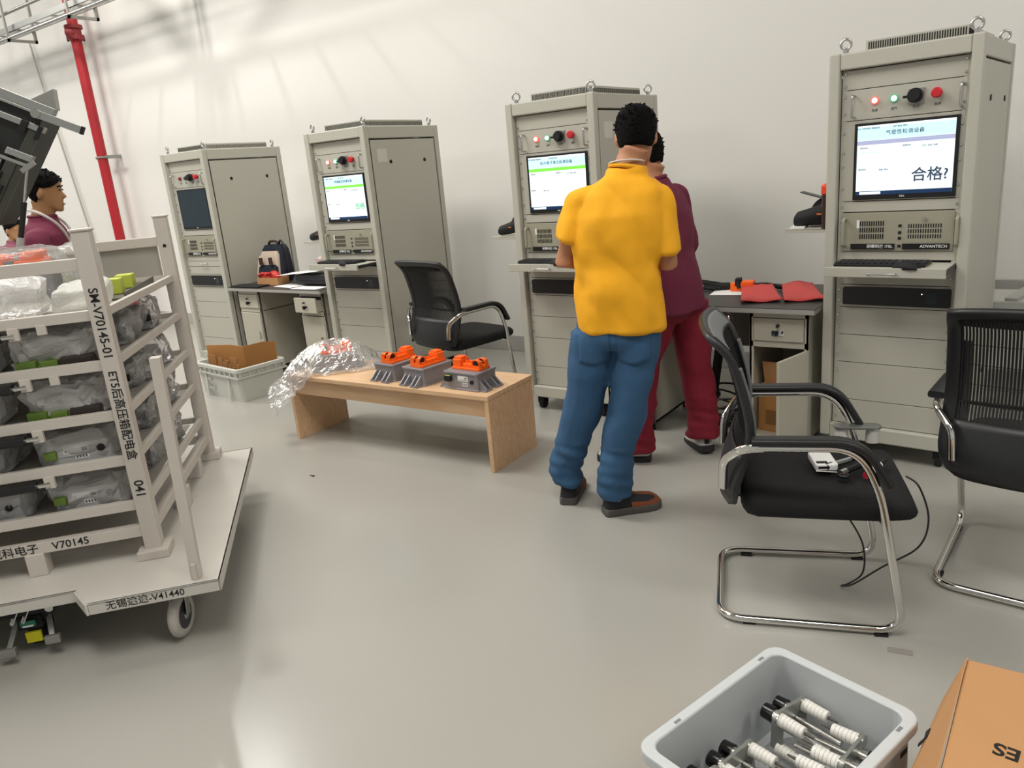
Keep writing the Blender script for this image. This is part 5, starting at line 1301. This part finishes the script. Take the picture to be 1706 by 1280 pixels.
# ------------------------------------------------------------------ bagged units on the shelves
def CW(u, v, z): p = Vector((u, v, 0)); c, s = math.cos(CANG), math.sin(CANG); return (CO.x+c*u-s*v, CO.y+s*u+c*v, z)
def bagged(kind, label, u, v, z, rz, seed, size=(.30, .25, .135), film=None, group=None):
    t = thing('bagged_unit', label, 'bagged unit', CW(u, v, z), CANG+R(rz), group)
    L, D, H = .215, .155, .088
    # unit (front = local -y)
    if kind in ('label', 'dark'):
        hs = MB(CASTL if kind == 'label' else CAST).prism(rrect(L, D, .012, 3), .008, H).prism(rrect(L+.012, D+.01, .012, 3), .004, .016).bx(-L/2-.02, L/2+.02, -D/2+.02, D/2-.02, .006, .014)
        hs.build('housing', t, .003)
        y = -D/2-.001
        MB(WHITE).bx(-.055, .03, y, y+.002, .052, .074).bx(-.05, -.044, y-.0004, y, .056, .062, GREYINK).bx(.006, .024, y-.0004, y, .056, .070, GREYINK).build('rating_label', t)
        q = MB(WHITE).bx(-.02, .025, y, y+.002, .028, .044)
        for k in range(4): q.bx(-.016+k*.01, -.010+k*.01, y-.0004, y, .031, .041, GREYINK)
        q.build('code_label', t)
        MB(BLKM).cyl((.07, y+.002, .058), (.07, y-.008, .058), .013, n=14).build('breather', t)
        MB(DGREEN if kind == 'label' else BLKM).bx(-.115, -.075, y-.018, y+.004, .040, .07).build('signal_connector', t, .003)
    else:
        MB(CASTL).prism(rrect(L, D, .012, 3), .004, H*.62).build('housing', t, .003)
        MB(DGREEN).bx(-.12, -.055, -D/2-.060, -D/2+.03, .004, .048).bx(-.04, .015, -D/2-.064, -D/2+.03, .004, .044).bx(-.055, -.04, -D/2-.05, -D/2+.03, .004, .03).build('green_connector', t, .003)
        MB(mat('dark_connector', '#2c221d', .5)).bx(.022, .125, -D/2-.062, -D/2+.04, .004, .05).build('dark_connector', t, .006)
        MB(WHITE).bx(-.02, .05, -.02, .03, H*.62, H*.62+.001).build('rating_label', t)
    if kind == 'label':
        for ch in t.children: ch.location.y = -.040
    crumple('plastic_bag', t, size, film or BAG, (0, 0, .001), seed, .024, 12, 48, 26)
    return t
kinds = ['green', 'green', 'label', 'label']
sides = [('behind the first rod', .62), ]
row = ['second', 'third', 'fourth', 'lowest']
cols = [('nearest the lettered post', .455), ('second from the lettered post', .80), ('third from the lettered post', 1.14)]
sd = 0
for i in range(4):
    z = SH[1:][i] if False else SH[i+1]
    z0 = z-.009 if i < 3 else .452
    if i == 3: z0 = SH[4]-.009
    for j, (cn, v) in enumerate(cols):
        sd += 1; k = kinds[i]
        nm = 'white-labelled unit' if k == 'label' else 'green-connector unit'
        bagged(k, f'{nm}, bagged, {row[i]} cart shelf, {cn}', .475, v+.015*((i*j) % 3), z0, 90+180+4*((sd % 3)-1), sd, (.31, .26, .146), BAGH if k == 'green' else BAGC, 'bagged units on the cart')
    for j, (u, cn) in enumerate(((.83, 'middle'), (1.14, 'far'))):
        sd += 1
        bagged('dark', f'dark bagged unit at the {cn} part of the right side, {row[i]} cart shelf', u, .40-.02*j, z0, 8*((sd % 3)-1), sd, (.28, .26, .146), BAGC, 'bagged units on the cart')
MB(mat('shelf_plate', '#b5b0a7', .6)).bar(P_['fr']+Vector((.02, 0, SH[4]-.0105))+Vector((0, .68, 0)), P_['br']+Vector((-.02, 0, SH[4]-.0105))+Vector((0, .70, 0)), 1.3, .003).build('shelf_plate', cart)
# top shelf: hazy pouches with yellow-green connectors, a tray and an orange-topped unit
zt = SH[0]-.009
t = thing('plastic_pouch', 'large hazy plastic pouch over yellow-green parts on the top cart shelf, front left', 'bag', CW(.50, .80, zt), CANG-PI/2, 'pouches on the top shelf')
for q in range(5): MB(LGREEN).box((-.18+.07*q, -.105+.012*(q % 2), .022), (.045, .04, .034), None, (0, 0, .2*q)).build('green_part', t, .003)
MB(mat('dark_flap', '#55524b', .6)).box((.17, -.06, .006), (.16, .06, .004), None, (0, 0, .3)).build('insert_sheet', t)
crumple('pouch_film', t, (.66, .26, .15), BAGH, (0, .01, .001), 51, .02, 8, 48, 22)
t = thing('plastic_pouch', 'white hazy pouch on the top cart shelf beside the lettered post', 'bag', CW(.56, .375, zt), CANG, 'pouches on the top shelf')
crumple('pouch_film', t, (.30, .17, .105), plastic_mat('white_pouch_film', (1, 1, .97), .55, .35), (0, 0, .001), 63, .012, 7, 36, 18)
MB(WHITE).box((0, 0, .02), (.22, .1, .03)).build('pouch_content', t, .01)
t = thing('parts_tray', 'dark tray of yellow-green plastic parts at the far right of the top cart shelf', 'tray', CW(1.02, .385, zt), CANG)
MB(mat('dark_tray', '#57544e', .6)).bx(-.28, .28, -.11, .16, 0, .01).bx(-.28, .28, -.11, -.105, .0, .03).bx(-.28, .28, .155, .16, 0, .03).build('tray', t, .002)
MB(LGREEN).bx(-.15, -.09, -.07, -.01, .01, .075).build('green_part', t, .005); MB(LGREEN).bx(.05, .12, -.07, .0, .01, .07).build('green_part', t, .005); MB(LGREEN).bx(-.25, -.2, -.02, .04, .01, .05).build('green_part', t, .005); MB(LGREEN).bx(.14, .2, -.05, .02, .01, .06).build('green_part', t, .005)
t = thing('plastic_bag', 'small inflated clear bag leaning behind the lettered post on the top cart shelf', 'bag', CW(.78, .42, zt), CANG)
crumple('bag_film', t, (.16, .13, .24), BAG, (0, 0, .002), 71, .018, 13, 30, 18)
t = thing('orange_unit_in_bag', 'orange-topped unit in clear plastic lying high at the back of the top cart shelf', 'bagged unit', CW(1.12, .78, zt), CANG+PI/2)
MB(CASTD).bx(-.17, .17, -.09, .09, .0, .155).build('housing', t, .006)
MB(ORANGE).bx(-.14, .12, -.06, .06, .155, .172).bx(-.13, -.05, -.055, .05, .172, .205).bx(.0, .1, -.05, .055, .172, .198).cyl((.05, -.06, .185), (.05, .06, .185), .018, n=14).build('connector_block', t, .004)
MB(mat('orange_unit_mark', '#6a6560', .5)).bx(-.03, .01, -.0605, .0605, .156, .176).build('dark_insert', t)
crumple('plastic_bag', t, (.42, .25, .225), BAG, (0, 0, .001), 83, .016, 10, 40, 20)
# ------------------------------------------------------------------ open-lid test fixture behind the cart
fx = thing('test_fixture', 'dark test fixture with open tilted aluminium-framed lid at the left edge', 'machine', CW(1.50, .588, 0), CANG)
ang = math.atan2(2.052-1.951, .78-.588)      # lid rail direction in the (v,z) plane
aD = Vector((0, math.cos(ang), math.sin(ang))); bD = Vector((0, math.sin(ang), -math.cos(ang))); O = Vector((0, 0, 1.951)); uD = Vector((1, 0, 0))
# photo: right edge runs down-left
bD = Vector((0, .923-.588, 1.46-1.951)).normalized()
def slab(m, a0, a1, b0, b1, u0, u1, nm, par=None, bev=.002):
    vs = [O+aD*a+bD*b+uD*u for u in (u0, u1) for b in (b0, b1) for a in (a0, a1)]
    return MB(m).add(vs, [(0, 2, 3, 1), (4, 5, 7, 6), (0, 1, 5, 4), (2, 6, 7, 3), (0, 4, 6, 2), (1, 3, 7, 5)]).build(nm, par or fx, bev)
LIDG = mat('lid_dark_green', '#3a3d35', .5); LIDK = mat('lid_black', '#1c1d1b', .5)
lid = slab(LIDK, .03, .75, .035, .60, .02, .30, 'lid_panel')
slab(ALU, -.01, .75, -.012, .028, -.01, .04, 'profile_bar', lid); slab(ALU, -.02, .75, .030, .042, -.012, .04, 'profile_bar', lid)
slab(ALU, .0, .75, .085, .112, -.014, .04, 'profile_bar', lid)
slab(LIDG, .012, .055, .11, .60, -.006, .03, 'side_strip', lid)
slab(ALU, -.01, .10, .225, .255, -.02, .02, 'cross_bar', lid); slab(ALU, .14, .75, .225, .255, -.018, .02, 'cross_bar', lid)
slab(ZINC, .0, .75, .27, .285, -.012, .02, 'cross_bar', lid)
slab(ZINC, .10, .15, .29, .60, -.012, .02, 'upright_bar', lid); slab(LIDG, .04, .085, .285, .60, -.014, .02, 'upright_bar', lid)
slab(BLKM, .05, .13, .40, .455, -.025, .0, 'clamp', lid); slab(BLKM, .075, .10, .34, .40, -.025, .0, 'clamp', lid)
slab(BLKM, .06, .09, .085, .14, -.022, -.012, 'clip', lid); slab(BLKM, -.0, .02, .085, .15, -.022, -.012, 'clip', lid)
tri = MB(ZINC); v0 = [O+aD*a+bD*b for a, b in ((-.012, -.01), (.10, -.01), (.035, -.095))]
tri.add([v+uD*(-.0) for v in v0]+[v+uD*.06 for v in v0], [(0, 1, 2), (5, 4, 3), (0, 3, 4, 1), (1, 4, 5, 2), (2, 5, 3, 0)]).build('corner_bracket', lid, .003)
ar = MB(ALU).bar(Vector((-.03, .07, 1.945)), Vector((-.03, -.107, 1.858)), .03, .034).build('prop_arm', lid, .001); MB(BLKM).bar(Vector((-.03, -.107, 1.858)), Vector((-.03, -.117, 1.853)), .032, .036).build('end_cap', ar)
MB(ZINC).cyl((-.05, .06, 1.94), (-.01, .06, 1.94), .02, n=14).build('pivot', lid)
st = MB(STEEL).cyl((-.02, .155, 1.715), (-.02, .205, 1.556), .006, n=10).build('gas_strut', fx)
MB(BLK).cyl((-.02, .202, 1.565), (-.02, .254, 1.405), .0125, n=14).build('cylinder', st); MB(mat('clear_end', '#c9c5bf', .3, alpha=.75)).cyl((-.02, .254, 1.41), (-.02, .272, 1.345), .016, n=12).build('end_fitting', st); MB(ZINC).bar(Vector((-.02, .12, 1.735)), Vector((-.02, .18, 1.70)), .02, .02).build('upper_mount', st)
MB(mat('fixture_body', '#8f8c85', .5)).bx(.0, .17, .2, 1.4, 0, 1.335).build('body', fx, .004)
# ------------------------------------------------------------------ grey tote with connector jigs in the foreground
tp = Vector((-.548, 1.766)); lf = Vector((-.692, 1.263)); rt = Vector((-.187, 1.676))
ex = (tp-lf).normalized(); cen = (lf+rt)/2; tl_ = (tp-lf).length; tw = (rt-tp).length
ta = math.degrees(math.atan2(ex.y, ex.x))
tote = make_tote('plastic_tote', 'grey open plastic tote of connector jigs on the floor in the front', (cen.x, cen.y, 0), ta, tl_+.02, tw+.02, .25, TOTE, ribs=False, taper=.012)
q = MB(DARK)
for sx in (-.14, .19):
    for sy in (-1, 1): MB(mat('slot_grey', '#7d8183', .6)).bx(sx-.010, sx+.010, sy*(tw/2-.008)-.004, sy*(tw/2-.008)+.004, .2495, .2506).build('rim_slot', tote)
MB(DARK).bx(.16, .19, -(tw/2+.0115), -(tw/2+.0105), .20, .215).build('rim_slot', tote)
KNOB = mat('knob_black', '#0b0b0c', .25); TUBE = mat('white_nylon', '#dedcd6', .45); PLATE = mat('jig_plate', '#a9aba6', .35, .8)
def jig(label, loc, rz, tilt, flip=False, group='connector jigs in the grey tote'):
    t = thing('connector_jig', label, 'jig', loc, R(rz), group)
    # local: plate in the (x,z) plane, tubes along +y, knobs on -y
    E_ = Euler((0, R(tilt), 0)).to_matrix()
    def T(p): return E_ @ Vector(p)
    W2 = .052
    p = MB(PLATE); out = []
    for k in range(13): a = PI/2+PI*k/12; out.append((-W2+.02*math.cos(a), .02*math.sin(a)))
    for k in range(13): a = -PI/2+PI*k/12; out.append((W2+.02*math.cos(a), .02*math.sin(a)))
    M = E_.to_4x4() @ Matrix(((1, 0, 0, 0), (0, 0, 1, 0), (0, 1, 0, 0), (0, 0, 0, 1)))
    p.prism(out, -.004, .004, PLATE, M)
    p.bar(T((-W2, 0, 0)), T((-W2-.01, .0, -.07)), .008, .026, PLATE, (0, 1, 0)).build('plate', t, .001)
    for sx in (-1, 1):
        MB(TUBE).cyl(T((sx*W2, .004, 0)), T((sx*W2, .072, 0)), .017, .0145, 18)
        w_ = MB(TUBE)
        for k in range(7): w_.cyl(T((sx*W2, .004+k*.0095, 0)), T((sx*W2, .0125+k*.0095, 0)), .0172-.0004*k, .0166-.0004*k, 18).cyl(T((sx*W2, .0125+k*.0095, 0)), T((sx*W2, .0135+k*.0095, 0)), .0152-.0004*k, n=18)
        w_.build('white_tube', t)
        MB(mat('pin_dark', '#5d5a55', .4, .7)).cyl(T((sx*W2, .07, 0)), T((sx*W2, .096, 0)), .0042, .0025, 8).build('pin', t)
        MB(STEEL).cyl(T((sx*W2, -.006, 0)), T((sx*W2, -.001, 0)), .019, n=18).cyl(T((sx*W2, .004, 0)), T((sx*W2, .0075, 0)), .0195, n=18).build('washer', t)
    for sx in (-.5, .5):
        MB(STEEL).cyl(T((sx*W2, -.004, -.016)), T((sx*W2, -.026, -.016)), .0165, n=18).build('sleeve', t)
        k_ = MB(KNOB).cyl(T((sx*W2, -.026, -.016)), T((sx*W2, -.054, -.016)), .021, .0195, 22).build('knob', t, .003)
        MB(STEEL).cyl(T((sx*W2, .004, -.03)), T((sx*W2, .03, -.03)), .0105, n=14).cyl(T((sx*W2, .03, -.03)), T((sx*W2, .075, -.03)), .0085, n=14).cyl(T((sx*W2, .075, -.03)), T((sx*W2, .118, -.03)), .0075, n=14).cyl(T((sx*W2, .118, -.03)), T((sx*W2, .124, -.03)), .0082, n=14).build('steel_rod', t)
    for sx in (-1, 1):
        MB(PLATE).bar(T((sx*W2, 0, -.01)), T((sx*W2*.9, 0, -.085)), .008, .030, PLATE, (0, 1, 0)).build('lower_arm', t, .001)
        w_ = MB(TUBE)
        for k in range(6): w_.cyl(T((sx*W2*.9, .004+k*.0095, -.08)), T((sx*W2*.9, .0125+k*.0095, -.08)), .0168-.0004*k, .0162-.0004*k, 18).cyl(T((sx*W2*.9, .0125+k*.0095, -.08)), T((sx*W2*.9, .0135+k*.0095, -.08)), .0148-.0004*k, n=18)
        w_.build('white_tube', t)
    return t
def uvw(u, v, z): p = lf+ex*u; d = (rt-tp).normalized(); p = p+d*v; return (p.x, p.y, z)
ZJ = .152
jz = ta-180
jig('connector jig at the back of the tote, two black knobs toward the left wall', uvw(.42, .115, ZJ+.02), jz+0, -8)
jig('connector jig in the middle of the left row of the tote', uvw(.215, .105, ZJ+.0), jz+3, -4)
jig('connector jig at the front of the left row, cut by the bottom edge', uvw(.085, .10, ZJ), jz-2, 3)
jig('connector jig at the back of the right row of the tote', uvw(.40, .285, ZJ+.01), jz+186, 4)
jig('connector jig in the middle of the right row of the tote', uvw(.255, .28, ZJ), jz+184, -3)
jig('connector jig at the front of the right row, partly below the frame', uvw(.115, .28, ZJ-.004), jz+181, 3)
t = thing('plastic_bag', 'clear crumpled plastic film on the bottom of the grey tote', 'bag', uvw(.26, .19, .0125), R(ta))
crumple('bag_film', t, (.42, .26, .06), BAG, (0, 0, .001), 91, .012, 12, 40, 14)
# carton at the right edge
t = thing('cardboard_carton', 'brown cardboard carton with dark lettering cut by the lower right corner', 'box', (-.108, 1.80, 0), R(-1))
cb = MB(CARDT)
tops = [(0, 0), (.42, .02), (.42, -.40), (-.035, -.42)]
cb.prism([(-.005, 0), (.42, .02), (.42, -.40), (-.0, -.42)], 0, .345, CARDT).build('carton', t, .006)
l_ = MB(CARDT); l_.add([Vector((-.006, .002, .345)), Vector((-.006, -.42, .345)), Vector((-.075, -.40, .22)), Vector((-.045, -.03, .235)), Vector((-.003, .002, .348)), Vector((-.003, -.42, .348)), Vector((-.073, -.40, .217)), Vector((-.043, -.03, .232))], [(0, 1, 2, 3), (7, 6, 5, 4), (0, 4, 5, 1), (1, 5, 6, 2), (2, 6, 7, 3), (3, 7, 4, 0)]).build('flap', t)
text('lettering', 'ES', .05, INK, (.098, -.28, .3455), Matrix.Rotation(PI+R(-4), 3, 'Z'), t, .02)
MB(INK).box((-.050, -.20, .262), (.002, .03, .014), None, (0, R(30), 0)).box((-.058, -.215, .248), (.002, .012, .02), None, (0, R(30), 0)).build('printed_mark', t)
# ------------------------------------------------------------------ things on the near chair
CB = Vector((-.666, 2.487, 0)); ca_, sa_ = math.cos(R(21.8)), math.sin(R(21.8))
def SEAT(x, y, z=.478): return (CB.x+ca_*x-sa_*y, CB.y+sa_*x+ca_*y, z)
def seat_at(wx, wy): return (wx, wy, .474)
t = thing('power_bank', 'white power bank lying on the seat of the near chair', 'power bank', (-.622, 2.520, .474), R(28))
MB(mat('white_gloss', '#e9e8e6', .3)).prism(rrect(.072, .125, .012, 5), 0, .024).build('case', t, .005)
MB(BLK).bx(-.028, .0, -.0632, -.061, .010, .018).build('port', t); MB(BLK).bx(-.03, .005, -.05, -.03, .0238, .0243).build('display', t)
t = thing('white_jig', 'white two-tube connector jig on the seat of the near chair', 'jig', (-.575, 2.79, .474), R(20))
for sx in (-.052, .052): MB(TUBE).cyl((sx, -.01, .0), (sx, -.01, .05), .024, .022, 20).build('tube', t); MB(STEEL).cyl((sx, -.01, .05), (sx, -.01, .053), .0225, n=20).build('tube_cap', t)
MB(PLATE).prism(rrect(.16, .055, .026, 6, 0, -.01), .053, .061).build('plate', t, .001)
for k, (wx, wy, rz, lb, m1, m2) in enumerate(((-.555, 2.545, 60, 'silver marker pen beside the power bank on the chair seat', STEEL, BLK), (-.512, 2.515, 68, 'thin black pen in the middle of the chair seat tools', BLK, STEEL), (-.455, 2.535, 80, 'red-banded white marker at the right of the chair seat tools', TUBE, mat('red_band', '#b3202c', .4)))):
    t = thing('marker_pen', lb, 'pen', (wx, wy, .475+.012), R(rz), 'pens on the chair seat')
    MB(m1).cyl((-.06, 0, 0), (.02, 0, 0), .011, n=14).build('barrel', t); MB(m2).cyl((-.088, 0, 0), (-.06, 0, 0), .0118, n=14).build('cap', t); MB(BLK).cyl((.02, 0, 0), (.06, 0, 0), .009, n=12).build('tip', t)
t = thing('ring_adapter', 'small black ring adapter on the chair seat', 'adapter', (-.535, 2.435, .474), R(0)); MB(BLK).torus((0, 0, .008), .014, .006).build('ring', t); MB(STEEL).cyl((0, 0, .002), (0, 0, .012), .006, n=12).build('core', t)
t = thing('hex_key', 'thin steel hex key lying by the power bank', 'tool', (-.575, 2.46, .4765), R(15)); MB(STEEL).tube(fillet([(-.05, 0, 0), (.05, 0, 0), (.05, .02, 0)], .006), .0025, 6).build('rod', t)
t = thing('charging_cable', 'thin black cable hanging from the near chair to the floor', 'cable', (0, 0, 0))
MB(BLK).tube(spline([SEAT(.285, -.10, .484), SEAT(.318, -.13, .46), SEAT(.345, -.15, .36), SEAT(.325, -.13, .25), SEAT(.24, -.05, .13), SEAT(.16, .0, .03), SEAT(.13, .03, .006), SEAT(.16, .05, .006), SEAT(.20, .04, .06), SEAT(.19, .02, .18), SEAT(.13, .0, .30), SEAT(.08, -.02, .38)], 10), .0032, 7).build('cable', t)
t = thing('floor_sticker', 'small grey tape patch on the floor by the near chair foot', 'tape', (-.318, 2.27, .0), R(10)); MB(mat('tape_grey', '#8f8a85', .6)).bx(-.035, .035, -.014, .014, 0.0004, .0012).build('patch', t)
t = thing('debris_chip', 'tiny dark chip on the floor in front of the wooden bench', 'debris', (-3.26, 2.43, 0)); MB(BLKM).prism([(-.02, 0), (.018, -.004), (.012, .01)], .0003, .004).build('chip', t)
